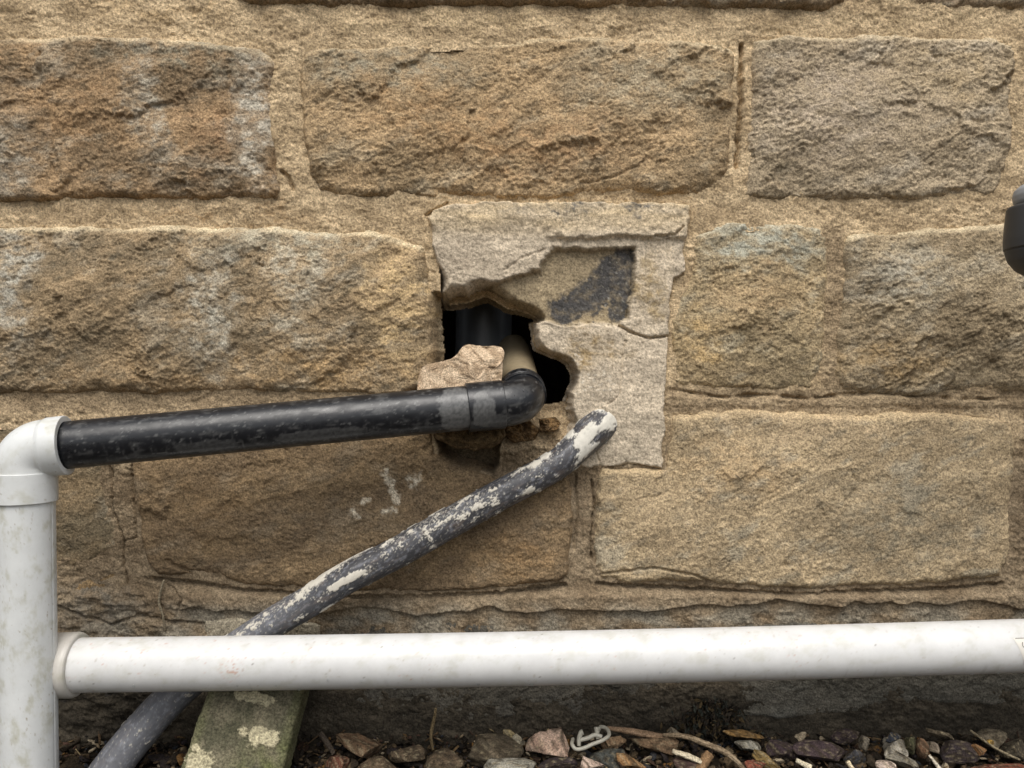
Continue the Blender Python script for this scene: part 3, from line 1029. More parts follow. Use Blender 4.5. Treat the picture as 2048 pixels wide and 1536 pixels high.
# axis of black at x = xv
tt = (xv - bl_a[0]) / bl_dir[0]
corner = bl_a + bl_dir * tt
REW = RW + 0.0012
rbend = 0.019
ang = math.acos(float(dd0 @ dd1))
tl = rbend * math.tan(ang / 2)
start = corner - dd0 * tl
start[0], start[1] = xv, yv
nrm = dd1 - (dd1 @ dd0) * dd0
nrm /= np.linalg.norm(nrm)
ctr = start + nrm * rbend
arc = [np.array((xv, yv, zc1 - 0.002))]
for k in range(0, 49):
    a_ = ang * k / 48
    arc.append(ctr + rbend * (-nrm * math.cos(a_) + dd0 * math.sin(a_)))
last = arc[-1]
arc = np.array(arc)
if arc[1][2] < arc[0][2]:
    arc = arc[1:]
tube("elbow", arc, np.full(len(arc), REW), M_WHITE, white_col(520, 0.5), 110, parent=STACK)
sock_a = last - dd1 * 0.001
sock_b = P(138, 890, -0.118)
Ls = float((sock_b - sock_a) @ dd1)
prof = edge_set([(0.0, REW - 0.0004), (0.0045, RB + 0.0048), (Ls * 0.6, RB + 0.0050), (Ls, RB + 0.0052), (Ls, RB - 0.0002)], 0.0007)
profile_tube("elbow_socket", sock_a, sock_a + dd1 * Ls, prof, M_WHITE, white_col(530, 0.9), STACK)
# tee branch for the low pipe
hA = P(128, 1330, -0.100)
hB = P(2420, 1280, -0.074)
hdir = (hB - hA) / np.linalg.norm(hB - hA)
tz = hA[2]
zt0, zt1 = tz - 0.062, tz + 0.045
teeA = np.array((xv + 0.004, -0.101, hA[2])) + hdir * -0.009
prof = edge_set([(0.0, RW - 0.004), (0.012, RW + 0.0052), (0.036, RW + 0.0058), (0.0395, RW + 0.0042), (0.0395, RW - 0.0005)], 0.0012)
profile_tube("tee_collar", teeA, teeA + hdir * 0.1, prof, M_WHITE, white_col(540, 1.0, (200, 196, 188)), STACK)

# ------------------------------------------------------------------ low horizontal pipe
LOWP = tag(empty("drain_pipe", tuple(hA)), "long white plastic pipe running level above the rubble, beaded with water drops", "drain pipe")
RH = 0.0249
pa = teeA + hdir * 0.026
Lh = 1.32
n = 760


def s_at_px(px):
    return (px - 128) * 0.476 + 10


def low_col(s, th):
    x, y = s * 1000, th * 25
    C = white_col(560, 0.6, (214, 214, 212))(s, th)
    up = sstep(-0.3, 0.9, th)
    m = sstep(0.24, 0.50, fbm(x / 5.0, y / 4.0, 561, 5, 0.72)) * sstep(0.05, 0.4, fbm(x / 60, y / 40, 562, 3) + 0.35 * up * sstep(350, 60, x)) * 0.6
    m = np.maximum(m, 0.7 * sstep(0.05, 0.35, fbm(x / 4, y / 3, 567, 4, 0.7)) * (1 - sstep(4, 15, np.hypot((x - s_at_px(453)), y - 3))))
    C = C * (1 - m[..., None]) + lin((186, 132, 104)) * m[..., None]
    m = sstep(0.56, 0.62, fbm(x / 3.4, y / 3.2, 563, 3)) * 0.7 * sstep(-0.2, 0.2, gn(x / 90, y / 30, 566))
    C = C * (1 - m[..., None]) + lin((96, 84, 70)) * m[..., None]
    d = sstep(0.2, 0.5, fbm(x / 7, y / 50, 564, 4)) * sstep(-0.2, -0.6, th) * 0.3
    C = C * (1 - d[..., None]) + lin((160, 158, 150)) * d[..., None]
    return C


path = np.array([pa + hdir * t for t in np.linspace(0, Lh, n)])
bow = np.linspace(0, 1, n)
path[:, 2] -= 0.0035 * np.sin(np.pi * np.clip(bow / 0.8, 0, 1))
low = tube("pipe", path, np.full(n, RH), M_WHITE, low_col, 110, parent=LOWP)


def low_pt(s, th, off=0.0):
    k = np.clip(s / Lh * (n - 1), 0, n - 1)
    p = np.array([np.interp(k, np.arange(n), path[:, i]) for i in range(3)])
    N = np.array([0, -1.0, 0])
    N -= (N @ hdir) * hdir
    N /= np.linalg.norm(N)
    B = np.cross(N, hdir)
    out = N * math.cos(th) + B * math.sin(th)
    return p + out * (RH + off), out


def s_at(px):
    for k in np.linspace(0, Lh, 2000):
        p = low_pt(k, 0)[0]
        if (p[0] / (p[1] + D) * F + 1024) >= px:
            return k
    return Lh


# sticker at the right edge
s0 = s_at(2031)
ths = np.linspace(0.62, -0.42, 24)
ss = np.linspace(0, 0.07, 30)
vv, ff = [], []
for i, th in enumerate(ths):
    for j, s_ in enumerate(ss):
        sk = s0 + s_ + 0.009 * (i / 23.0) + (0.0 if j else 0.0)
        vv.append(low_pt(sk, th, 0.0004)[0])
for i in range(23):
    for j in range(29):
        a = i * 30 + j
        ff.append((a, a + 1, a + 31, a + 30))
m_st, nt, b = nodes_mat("sticker_paper")
b.inputs["Base Color"].default_value = (*lin((222, 218, 208)), 1)
b.inputs["Roughness"].default_value = 0.5
m_ink, nt, b = nodes_mat("grey_ink")
b.inputs["Base Color"].default_value = (*lin((92, 88, 82)), 1)
b.inputs["Roughness"].default_value = 0.7
stk = mesh_from("sticker", np.array(vv), ff, m_st, None, True, LOWP)
stk["label"] = "pale printed sticker wrapped on the pipe at the picture's right edge"


def ink_strip(pts, w, name):
    """pts: (s offset, theta) list -> thin printed line on the sticker"""
    v, f = [], []
    for i, (a, t) in enumerate(pts):
        k = min(i, len(pts) - 2)
        ds_, dt_ = pts[k + 1][0] - pts[k][0], (pts[k + 1][1] - pts[k][1]) * RH
        L = math.hypot(ds_, dt_) + 1e-9
        nx_, ny_ = -dt_ / L, ds_ / L
        for sg in (-1, 1):
            v.append(low_pt(s0 + a + sg * nx_ * w / 2, t + sg * ny_ * w / 2 / RH, 0.0007)[0])
    for i in range(len(pts) - 1):
        f.append((2 * i, 2 * i + 1, 2 * i + 3, 2 * i + 2))
    return v, f


V_, F_ = [], []


def addink(pts, w=0.0005):
    global V_, F_
    v, f = ink_strip(pts, w, "")
    o = len(V_)
    V_ += v
    F_ += [tuple(i + o for i in q) for q in f]


addink([(0.0085 - 0.0016 * math.cos(t), 0.36 + 0.10 * math.sin(t)) for t in np.linspace(-1.2, 1.2, 9)], 0.0006)
addink([(0.0022, 0.60), (0.0092, -0.41)][:2], 0.0005)
addink([(0.0022 + k * 0.004, 0.60) for k in range(16)], 0.0005)
ink = mesh_from("print", np.array(V_), F_, m_ink, None, False, stk)

# water drops
m_w, nt, b = nodes_mat("water")
b.inputs["Base Color"].default_value = (0.95, 0.97, 0.98, 1)
b.inputs["Roughness"].default_value = 0.03
b.inputs["Transmission Weight"].default_value = 0.95
b.inputs["IOR"].default_value = 1.33
rnd = random.Random(5)
drop_me = None
drops = [(262, -0.55, 1.0), (470, -.6, .7), (548, -.62, .8), (591, -1.0, 1.3), (701, -1.0, 1.25), (740, -1.35, 1.0), (785, -1.1, 1.4), (955, -.75, 1.1), (1063, -.85, 1.5),
         (1122, -.8, .8), (1361, -.95, 1.3), (1419, -.85, 1.0), (1668, -.9, 1.1), (1320, -.3, .6), (1563, -1.2, .9), (655, -.35, .9), (722, -.45, .8),
         (1010, -1.3, .9), (1840, -.95, 1.0), (1957, -1.0, 1.2), (2010, -.95, 1.2)]
for i, (px, th, sz) in enumerate(drops):
    if drop_me is None:
        bm = bmesh.new()
        bmesh.ops.create_icosphere(bm, subdivisions=3, radius=0.0017)
        for v in bm.verts:
            v.co.z *= 0.42
            if v.co.z < 0:
                v.co.z *= 0.35
            v.co.y *= 1.35 - 0.25 * (v.co.y > 0)
        drop_me = bpy.data.meshes.new("water_drop")
        bm.to_mesh(drop_me)
        bm.free()
        for p in drop_me.polygons:
            p.use_smooth = True
        drop_me.materials.append(m_w)
    p, out = low_pt(s_at(px), th, 0.0)
    o = bpy.data.objects.new("water_drop", drop_me)
    o.location = p
    zq = Vector(out)
    xq = Vector(hdir)
    yq = zq.cross(xq)
    o.rotation_euler = Matrix((xq, yq, zq)).transposed().to_euler()
    o.scale = (sz * 0.9, sz, sz)
    tag(o, "small clear water drop clinging to the lower half of the long white pipe", "water drop", "water drops on the low white pipe")
    COL.objects.link(o)

# ------------------------------------------------------------------ old pipe with flaking paint
pts = [P(1222, 838, 0.03), P(1208, 846, 0.004), P(1186, 862, -0.012), P(1148, 900, -0.022), P(1100, 937, -0.028), P(1000, 990, -0.036), P(900, 1045, -0.042), P(800, 1102, -0.048),
       P(700, 1153, -0.052), P(620, 1202, -0.052), P(540, 1250, -0.051), P(440, 1318, -0.050), P(375, 1366, -0.050), P(315, 1424, -0.058),
       P(258, 1490, -0.070), P(205, 1560, -0.080), P(150, 1640, -0.090)]
pp = catmull(pts, 12)
pp, rr_, ss_ = resample(pp, np.full(len(pp), 0.018), 0.0011)
scr = np.stack([pp[:, 0] / (pp[:, 1] + D) * F + 1024, 768 - pp[:, 2] / (pp[:, 1] + D) * F], 1)
rr_ = 0.0158 + 0.0030 * sstep(0.09, 0.03, ss_) + 0.0034 * sstep(0.42, 0.75, ss_)


def st_of(px, py):
    d = np.hypot(scr[:, 0] - px, scr[:, 1] - py)
    i = int(np.argmin(d))
    j = min(i + 1, len(scr) - 1)
    t = scr[j] - scr[i - 1]
    t = t / np.linalg.norm(t)
    v = np.array([px, py]) - scr[i]
    cr = (t[0] * v[1] - t[1] * v[0]) * (D + pp[i, 1]) / F
    th = math.asin(max(-1, min(1, cr / rr_[i])))
    return ss_[i], th      # + = above the axis for a pipe running down to the left


_paint = {}


def paint_mask(s, th):
    w = th * 0.018
    x, y = s * 1000, w * 1000
    jx = x + 2.6 * gn(x / 2.6, y / 2.6, 603)
    jy = y + 2.6 * gn(x / 2.6, y / 2.6, 604)
    n = fbm(jx / 15, jy / 10, 601, 4, 0.6)
    nf = fbm(x / 3.2, y / 3.0, 602, 3, 0.6)
    f = np.full(s.shape, -0.42)
    blobs = [(1205, 840, 30, 30, 0.8), (1180, 828, 30, 14, 0.7), (1150, 866, 26, 14, 1.1), (1172, 908, 14, 30, 1.0), (1130, 868, 26, 12, 0.9), (1206, 866, 8, 18, 0.7),
             (1106, 938, 14, 16, 0.75), (1074, 947, 18, 12, 0.75), (1030, 940, 14, 8, 0.8), (1055, 962, 12, 5, 0.5), (940, 1000, 60, 26, 0.16), (870, 1055, 60, 30, 0.20),
             (800, 1096, 40, 26, 0.12), (690, 1128, 50, 8, 0.8), (700, 1178, 46, 20, 0.75), (648, 1188, 30, 18, 0.7), (625, 1196, 40, 16, 0.2), (560, 1230, 60, 20, 0.12),
             (735, 1150, 12, 10, 0.5), (905, 1020, 60, 7, 0.3), (520, 1250, 60, 16, 0.1)]
    for (px, py, a, b_, k) in blobs:
        if (px, py) not in _paint:
            _paint[(px, py)] = st_of(px, py)
        s1, t1 = _paint[(px, py)]
        r = np.hypot((s - s1) / (a * 0.00052), (w - t1 * 0.018) / (b_ * 0.00052))
        f = np.maximum(f, -0.42 + (k + 0.12) * (1 - sstep(0.3, 1.6, r)))
    m = f + 1.25 * n
    sp = f + 0.13 + 1.35 * nf
    low_ = sstep(0.60, 0.66, s)
    m = m - 0.2 * low_
    thin = sstep(0.02, 0.30, sp) * np.clip(0.45 + 1.6 * fbm(x / 1.6, y / 1.6, 605, 2), 0, 1) * 0.75
    return np.maximum(sstep(0.0, 0.05, m), thin)


def old_col(s, th):
    w = th * 0.018
    x, y = s * 1000, w * 1000
    n = fbm(x / 20, y / 10, 610, 5, 0.6)
    C = lin((64, 64, 67)) * (1 + 0.5 * n)[..., None]
    br = sstep(0.1, 0.45, fbm(x / 24, y / 8, 611, 4))[..., None] * 0.5
    C = C * (1 - br) + lin((116, 104, 96)) * br
    wash = (sstep(0.34, 0.50, s) * 0.45 + sstep(0.0, 0.4, fbm(x / 8, y / 5, 612, 5, 0.68)) * 0.5)[..., None]
    C = C * (1 - wash) + lin((142, 144, 150)) * wash
    m = paint_mask(s, th)[..., None]
    pc = lin((208, 204, 192)) * (1 + 0.18 * fbm(x / 6, y / 6, 613, 3))[..., None]
    warm = sstep(0.08, 0.14, s)[..., None] * 0.5
    pc = pc * (1 - warm) + lin((200, 192, 176)) * warm
    C = C * (1 - m) + pc * m
    dirt = (sstep(0.15, 0.5, fbm(x / 5, y / 4, 614, 3)) * 0.3)[..., None]
    return C * (1 - dirt * 0.5)


OLD = tube("old_pipe", pp, rr_, M_PAINT, old_col, 130,
           disp=lambda s, th: 0.0009 * sstep(0.7, 1.0, paint_mask(s, th)) + 0.0005 * fbm(s * 30, th, 620, 3) + 0.00012 * fbm(s * 400, th * 8, 621, 2),
           roughfn=lambda s, th: 0.25 * paint_mask(s, th))
recentre(OLD, True)
tag(OLD, "old dark grey pipe with flaking white paint slanting down from the cement surround", "pipe")

# ------------------------------------------------------------------ broken stone shapes
def shape_rock(name, outline, y0, thick, seed, mat, colour, back=None, rough=0.003, cuts=(), nth=150, nph=56, power=0.62, label=None, cat=None, group=None, centre=None, parent=None):
    """closed lump whose front outline is the given polygon (wall pixels), broken facets front and back"""
    pts = np.array([P(a, b, y0)[[0, 2]] for a, b in outline])
    c = pts.mean(0) if centre is None else P(centre[0], centre[1], y0)[[0, 2]]
    rel = pts - c
    th = np.linspace(0, 2 * np.pi, nth, endpoint=False)
    rad = []
    for t in th:
        d = np.array([math.cos(t), math.sin(t)])
        best = 0.001
        for i in range(len(rel)):
            a, b = rel[i], rel[(i + 1) % len(rel)]
            e = b - a
            den = d[0] * e[1] - d[1] * e[0]
            if abs(den) < 1e-12:
                continue
            r = (a[0] * e[1] - a[1] * e[0]) / den
            u = (a[0] * d[1] - a[1] * d[0]) / den
            if r > 0 and -1e-6 <= u <= 1 + 1e-6:
                best = max(best, r)
        rad.append(best)
    rad = np.array(rad)
    ph = np.linspace(0, np.pi, nph)
    T, PH = np.meshgrid(th, ph)
    R = np.interp(T, np.append(th, 2 * np.pi), np.append(rad, rad[0]))
    sp = np.sin(PH) ** power
    X = c[0] + R * sp * np.cos(T)
    Z = c[1] + R * sp * np.sin(T)
    tf = np.where(PH < np.pi / 2, thick, back if back else thick)
    Y = y0 - tf * np.sign(np.cos(PH)) * np.abs(np.cos(PH)) ** 0.5
    nz = fbm(X * 60 + Y * 40, Z * 60 - Y * 30, seed, 5, 0.62) * rough + gn(X * 700, Z * 700 + Y * 500, seed + 3) * rough * 0.12
    Y = Y - nz * 1.6 * (PH < 2.6)
    for (n_, d_) in cuts:       # plane facets: n.p <= d  (relative to centre)
        n_ = np.array(n_, float)
        n_ /= np.linalg.norm(n_)
        q = (X - c[0]) * n_[0] + (Y - y0) * n_[1] + (Z - c[1]) * n_[2] - d_ - nz * 0.7
        q = np.clip(q, 0, None)
        X, Y, Z = X - q * n_[0], Y - q * n_[1], Z - q * n_[2]
    co = np.stack([X, Y, Z], -1)
    idx = np.arange(nph * nth).reshape(nph, nth)
    nx = np.roll(idx, -1, 1)
    faces = np.stack([idx[:-1], idx[1:], nx[1:], nx[:-1]], -1).reshape(-1, 4)[:, ::-1]
    C = colour(X * 1000, Z * 1000, Y * 1000).reshape(-1, 3)
    o = mesh_from(name, co.reshape(-1, 3), faces, mat, C, True, parent)
    if cat:
        recentre(o)
        tag(o, label, cat, group)
    return o


def two_tone(a, b, seed, sc=14):
    def f(x, z, y):
        m = sstep(-0.25, 0.3, fbm((x + y * 0.6) / sc, (z - y * 0.5) / sc, seed, 5, 0.62))[..., None]
        return (lin(a) * (1 - m) + lin(b) * m) * (1 + 0.25 * fbm(x / 2.5, z / 2.5, seed + 2, 2))[..., None]
    return f


CH = [(830, 736), (842, 728), (874, 724), (901, 718), (915, 708), (925, 690), (936, 683), (952, 687), (975, 688), (991, 683), (1005, 687), (1009, 704), (1006, 724),
      (1005, 751), (1000, 800), (940, 815), (832, 815)]
shape_rock("stone_fragment", CH, -0.028, 0.020, 701, M_RUBBLE, two_tone((160, 138, 112), (204, 182, 154), 702, 9), back=0.02, rough=0.0055, power=0.4,
           centre=(955, 760), cuts=[((0.1, -0.55, 0.83), 0.0235), ((0.25, -1, 0.18), 0.0150), ((-0.5, -0.9, 0.3), 0.020)],
           label="pinkish broken stone fragment lodged in the hole just above the black pipe", cat="stone")
LM = [(862, 850), (1008, 850), (1012, 872), (1000, 886), (984, 896), (962, 898), (950, 902), (936, 896), (915, 898), (902, 892), (890, 884), (872, 878)]
shape_rock("mortar_lump", LM, -0.012, 0.014, 710, M_RUBBLE, two_tone((88, 72, 50), (114, 94, 66), 712, 7), back=0.03, rough=0.007,
           label="brown crumbling mortar lump jutting out just under the black pipe socket", cat="rubble")
for i, (ol, lb) in enumerate([
        ([(1012, 850), (1060, 842), (1080, 858), (1070, 880), (1030, 886), (1008, 872)], "ragged brown mortar crumb below the black elbow, left of its neighbour"),
        ([(1078, 838), (1112, 834), (1122, 848), (1108, 864), (1080, 862)], "ochre mortar crumb below the black elbow, nearest the old pipe")]):
    shape_rock("mortar_crumb", ol, 0.002 + 0.008 * (i == 2), 0.009, 720 + i * 5, M_RUBBLE, two_tone((104, 84, 60), (136, 108, 72), 721 + i, 6), rough=0.011, nth=80, nph=30,
               label=lb, cat="rubble", group="mortar crumbs below the elbow")

# ------------------------------------------------------------------ grey fitting at the right edge
fx = P(2098, 450, -0.16)
FIT = tag(empty("wall_fitting", (float(fx[0]), -0.16, float(P(0, 560, -0.16)[2]))), "dark grey rounded fitting with a lighter grey cap at the right edge", "fitting")
m_dg = plastic("dark_grey_plastic", rough=0.45)
k = (D - 0.16) / F
zb = lambda py: (768 - py) * k
prof = [(0, 0.0003), (0.000, 0.010), (0.003, 0.0185), (0.008, 0.0255), (0.0160, 0.0312), (0.0240, 0.0335), (0.0245, 0.0330), (0.0255, 0.0330), (0.026, 0.0344), (0.034, 0.0346), (0.046, 0.0338), (0.062, 0.0322),
        (0.064, 0.030), (0.064, 0.012)]
base = np.array((fx[0], -0.16, zb(556)))
dg = lambda s, th: np.ones(s.shape + (3,)) * lin((56, 57, 58))
lg = lambda s, th: np.ones(s.shape + (3,)) * lin((150, 152, 154))
profile_tube("body", base, base + np.array((0, 0, 0.1)), edge_set(prof, 0.0012), m_dg, dg, FIT)
base2 = np.array((fx[0], -0.16, zb(556) + 0.064))
profile_tube("cap", base2, base2 + np.array((0, 0, 0.1)), [(0, 0.020), (0.001, 0.0245), (0.004, 0.0268), (0.009, 0.0275), (0.014, 0.0262), (0.018, 0.022), (0.0215, 0.014), (0.0225, 0.006), (0.0226, 0.0003)],
             m_dg, lg, FIT)
arm = np.array([(x, -0.16, zb(480)) for x in np.linspace(fx[0] + 0.02, fx[0] + 0.13, 20)])
tube("arm", arm, np.full(20, 0.009), m_dg, dg, 24, parent=FIT, caps=(True, True))
post = np.array([(fx[0] + 0.13, -0.16, z) for z in np.linspace(GROUND - 0.01, zb(480) + 0.02, 20)])
tube("post", post, np.full(20, 0.011), m_dg, dg, 24, parent=FIT, caps=(True, True))


# ------------------------------------------------------------------ ground, slab and rubble
def ground_build():
    def axis(lo, hi, dense_lo, dense_hi, step):
        a = list(np.arange(dense_lo, dense_hi, step))
        g, x = step, dense_hi
        while x < hi:
            a.append(x)
            g *= 1.35
            x += g
        a.append(hi)
        g, x = step, dense_lo - step
        b = []
        while x > lo:
            b.append(x)
            g *= 1.35
            x -= g
        b.append(lo)
        return np.array(b[::-1] + a)
    X, Y = np.meshgrid(axis(-120, 120, -0.9, 0.9, 0.006), axis(-120, 1.2, -0.4, 0.06, 0.006))
    Z = GROUND + 0.004 * fbm(X * 22, Y * 22, 801, 4, 0.6) * (np.abs(X) < 2) * (np.abs(Y) < 2)
    nv, nu = X.shape
    idx = np.arange(nv * nu).reshape(nv, nu)
    faces = np.stack([idx[:-1, :-1], idx[:-1, 1:], idx[1:, 1:], idx[1:, :-1]], -1).reshape(-1, 4)
    m = grainy("dark_soil", gscale=500, col=lin((44, 38, 30)), colB=lin((70, 60, 46)), cscale=40)
    o = mesh_from("ground", np.stack([X, Y, Z], -1).reshape(-1, 3), faces, m)
    tag(o, kind="structure")


ground_build()


def unit_rock(seed, sub=3, cuts=9, jag=0.06):
    """faceted pebble of about unit radius"""
    bm = bmesh.new()
    bmesh.ops.create_icosphere(bm, subdivisions=sub, radius=1.0)
    co = np.array([v.co[:] for v in bm.verts])
    fc = np.array([[v.index for v in f.verts] for f in bm.faces])
    bm.free()
    co = co * 1.0
    rs = np.random.RandomState(seed)
    for _ in range(cuts):
        nrm_ = rs.normal(size=3)
        nrm_ /= np.linalg.norm(nrm_)
        d = rs.uniform(0.34, 0.74)
        q = np.clip(co @ nrm_ - d, 0, None)
        co = co - q[:, None] * nrm_
    n_ = fbm(co[:, 0] * 1.7 + co[:, 2] * 1.3, co[:, 1] * 1.9 - co[:, 2] * 1.1, seed, 4, 0.6)
    co = co * (1 + jag * 2 * n_)[:, None]
    return co, fc


def rot(rx, ry, rz):
    return np.array(Matrix.Rotation(rz, 3, 'Z') @ Matrix.Rotation(ry, 3, 'Y') @ Matrix.Rotation(rx, 3, 'X'))


def piece(name, px, py, y, w, h, d, seed, ca, cb, label, cat="stone", tilt=0, jag=0.05, cuts=9, sub=4, yaw=0, rx=0, group="loose pieces on the ground under the pipe", sc=8, mat=None):
    """loose piece: w,h in picture pixels, d depth (m); angle tilt in degrees"""
    co, fc = unit_rock(seed, sub, cuts, jag)
    w, h, d = w * 0.9, h * 0.76, d * 0.8
    ca = [v * 0.86 for v in ca]
    cb = [v * 0.92 for v in cb]
    k = (D + y) / F
    ext = (co.max(0) - co.min(0)) / 2
    co = (co - (co.max(0) + co.min(0)) / 2) / ext
    co = co * np.array([w * k / 2, d / 2, h * k / 2])
    co = co @ rot(math.radians(rx), math.radians(tilt), math.radians(yaw)).T
    c = P(px, py, y)
    x_, y_, z_ = co[:, 0] * 1000, co[:, 1] * 1000, co[:, 2] * 1000
    C = two_tone(ca, cb, seed + 11, sc)(x_, z_, y_)
    # soil clinging in ragged patches and a pitted skin
    so = (sstep(-0.02, 0.18, fbm((x_ + y_) / 7, (z_ - y_) / 7, seed + 21, 4, 0.65)) * 0.75)[:, None]
    C = C * (1 - so) + lin((58, 50, 38)) * so
    gr = sstep(0.22, 0.34, fbm((x_ + y_) / 2.2, (z_ - y_) / 2.2, seed + 23, 2))[:, None] * 0.5
    C = C * (1 - gr) + lin((150, 138, 112)) * gr
    nn = co / (np.linalg.norm(co, axis=1)[:, None] + 1e-9)
    co = co + nn * (0.0012 * fbm((x_ + y_ * 0.7) / 5, (z_ - y_ * 0.8) / 5, seed + 22, 3, 0.65) * min(1.0, h / 30))[:, None]
    o = mesh_from(name, co + c, fc, mat or M_RUBBLE, C, True)
    recentre(o)
    tag(o, label, cat, group)
    return o


# mossy slab propped against the wall foot
def slab_build():
    top = P(545, 1300, -0.045)
    bot = P(455, 1600, -0.105)
    ax = bot - top
    L = np.linalg.norm(ax)
    ax /= L
    side = np.array([1.0, 0.10, 0.05])
    side -= (side @ ax) * ax
    side /= np.linalg.norm(side)
    out = np.cross(side, ax)
    if out[1] > 0:
        out = -out
    hw, ht = 0.0475, 0.019
    # rounded-rectangle loop swept along the axis, dense enough for its own relief
    loop = []
    n1, n2, rc = 90, 34, 0.006
    for i in range(n1):
        loop.append((-hw + 2 * hw * i / n1, ht))
    for i in range(n2):
        loop.append((hw, ht - 2 * ht * i / n2))
    for i in range(n1):
        loop.append((hw - 2 * hw * i / n1, -ht))
    for i in range(n2):
        loop.append((-hw, -ht + 2 * ht * i / n2))
    loop = np.array(loop)
    c = np.clip(loop, [-hw + rc, -ht + rc], [hw - rc, ht - rc])
    dv = loop - c
    ln = np.linalg.norm(dv, axis=1)[:, None]
    loop = c + dv / np.maximum(ln, 1e-9) * rc
    nrm2 = dv / np.maximum(ln, 1e-9)
    ns = 190
    s = np.linspace(0, L, ns)
    A, Bc = np.meshgrid(s, loop[:, 0], indexing='ij')
    _, Oc = np.meshgrid(s, loop[:, 1], indexing='ij')
    x, y = A * 1000, Bc * 1000 + Oc * 600
    hrel = 0.0022 * fbm(x / 34, y / 26, 820, 5, 0.6) + 0.0006 * gn(x / 3, y / 3, 821) + 0.0006 * fbm(x / 12, y / 3.5, 826, 3)
    front = sstep(0, 0.01, Oc)
    lich = np.zeros(A.shape)
    for (px, py, a, b_) in [(520, 1474, 0.020, 0.009), (405, 1524, 0.015, 0.010), (500, 1392, 0.022, 0.006), (392, 1496, 0.005, 0.004)]:
        q = P(px, py, -0.10)
        sa = (q - top) @ ax
        sb = (q - top) @ side
        r = np.hypot((Bc - sb) / a, (A - sa) / b_) + 0.9 * fbm(x / 9, y / 9, 822, 5, 0.7)
        lich = np.maximum(lich, (1 - sstep(0.85, 1.0, r)) * front)
    hrel = hrel + lich * 0.0018
    NX, NY = nrm2[:, 0][None, :], nrm2[:, 1][None, :]
    off_s = Bc + hrel * NX
    off_o = Oc + hrel * NY
    taper = 1 - 0.06 * (1 - A / L)
    co = top + A[..., None] * ax + (off_s * taper)[..., None] * side + off_o[..., None] * out
    g = sstep(-0.3, 0.3, fbm(x / 28, y / 22, 823, 5, 0.6))[..., None]
    C = lin((80, 78, 62)) * (1 - g) + lin((108, 102, 84)) * g
    mo = (sstep(-0.02, 0.035, Bc) * sstep(0.06, 0.12, A) * (0.5 + fbm(x / 16, y / 16, 824, 4)))[..., None]
    mo = np.clip(mo, 0, 0.8)
    C = C * (1 - mo) + lin((92, 98, 56)) * mo
    edge = (sstep(0.034, 0.043, np.abs(Bc)) * 0.4)[..., None]
    C = C * (1 - edge) + lin((102, 104, 70)) * edge
    C = C * (1 - lich[..., None]) + lin((168, 160, 132)) * lich[..., None] * (1 + 0.3 * fbm(x / 3, y / 3, 825, 3))[..., None]
    nl = len(loop)
    idx = np.arange(ns * nl).reshape(ns, nl)
    nx = np.roll(idx, -1, 1)
    faces = np.stack([idx[:-1], idx[1:], nx[1:], nx[:-1]], -1).reshape(-1, 4)
    fl = [tuple(int(i) for i in f) for f in faces] + [tuple(int(i) for i in idx[0]), tuple(int(i) for i in idx[-1][::-1])]
    o = mesh_from("stone_slab", co.reshape(-1, 3), fl, grainy("mossy_stone", gscale=480, bump=0.6), C.reshape(-1, 3), True)
    recentre(o)
    tag(o, "mossy greenish grey slab with pale lichen leaning at the foot of the wall", "slab")


slab_build()

K = piece
K("brick_fragment", 716, 1494, -0.045, 108, 56, 0.04, 1, (104, 84, 64), (128, 102, 78), "brown broken brick piece right of the mossy slab", tilt=4, cuts=12)
K("brick_fragment", 672, 1528, -0.062, 60, 40, 0.03, 2, (112, 70, 56), (124, 88, 68), "small reddish brick bit in front of the brown brick piece, beside the slab", tilt=-12)
K("stone_fragment", 815, 1506, -0.05, 84, 44, 0.035, 3, (84, 72, 58), (108, 92, 72), "dull brown lump between the brown brick piece and the big grey stone", tilt=10)
K("stone_fragment", 760, 1534, -0.07, 90, 34, 0.03, 4, (92, 78, 62), (112, 94, 74), "low brown stone at the lower edge below the brown brick piece")
K("stone_fragment", 890, 1524, -0.06, 90, 50, 0.04, 5, (86, 74, 60), (110, 94, 74), "dark earthy stone just left of the big grey stone", tilt=-6)
K("stone", 992, 1506, -0.048, 124, 80, 0.05, 6, (88, 80, 66), (112, 100, 82), "big rounded grey brown stone left of the pink pitted stone", jag=0.04)
K("stone_fragment", 1020, 1536, -0.078, 120, 34, 0.03, 7, (150, 146, 132), (168, 164, 150), "pale grey rounded stone at the lower edge under the big grey stone")
K("plaster_chip", 1018, 1470, -0.028, 34, 24, 0.01, 8, (170, 152, 112), (190, 172, 128), "cream yellow plaster chip tucked behind the big grey stone", cat="plaster", tilt=35)
K("pebble", 1036, 1480, -0.032, 32, 34, 0.015, 9, (150, 142, 122), (170, 160, 138), "small round pale lump between big grey stone and pink stone", jag=0.08, cuts=5)
K("stone", 1094, 1488, -0.045, 96, 66, 0.04, 10, (196, 164, 142), (214, 186, 164), "pink pitted stone left of the wire clip", tilt=-8, cuts=13, jag=0.07)
K("stone_fragment", 1224, 1488, -0.04, 52, 60, 0.03, 11, (138, 112, 84), (172, 142, 112), "tan angular stone just right of the wire clip", tilt=30)
K("stone_fragment", 1306, 1484, -0.04, 112, 42, 0.035, 12, (124, 100, 76), (150, 124, 96), "flat tan stone under the thin wooden lath", tilt=6, cuts=13)
K("stone_fragment", 1186, 1532, -0.068, 60, 34, 0.02, 13, (206, 178, 158), (224, 200, 182), "pink white chip at the lower edge under the wire clip", tilt=10)
K("slate_fragment", 1216, 1520, -0.055, 96, 60, 0.02, 14, (70, 72, 68), (90, 92, 86), "smooth grey slate piece below the wire clip", cuts=6, jag=0.02)
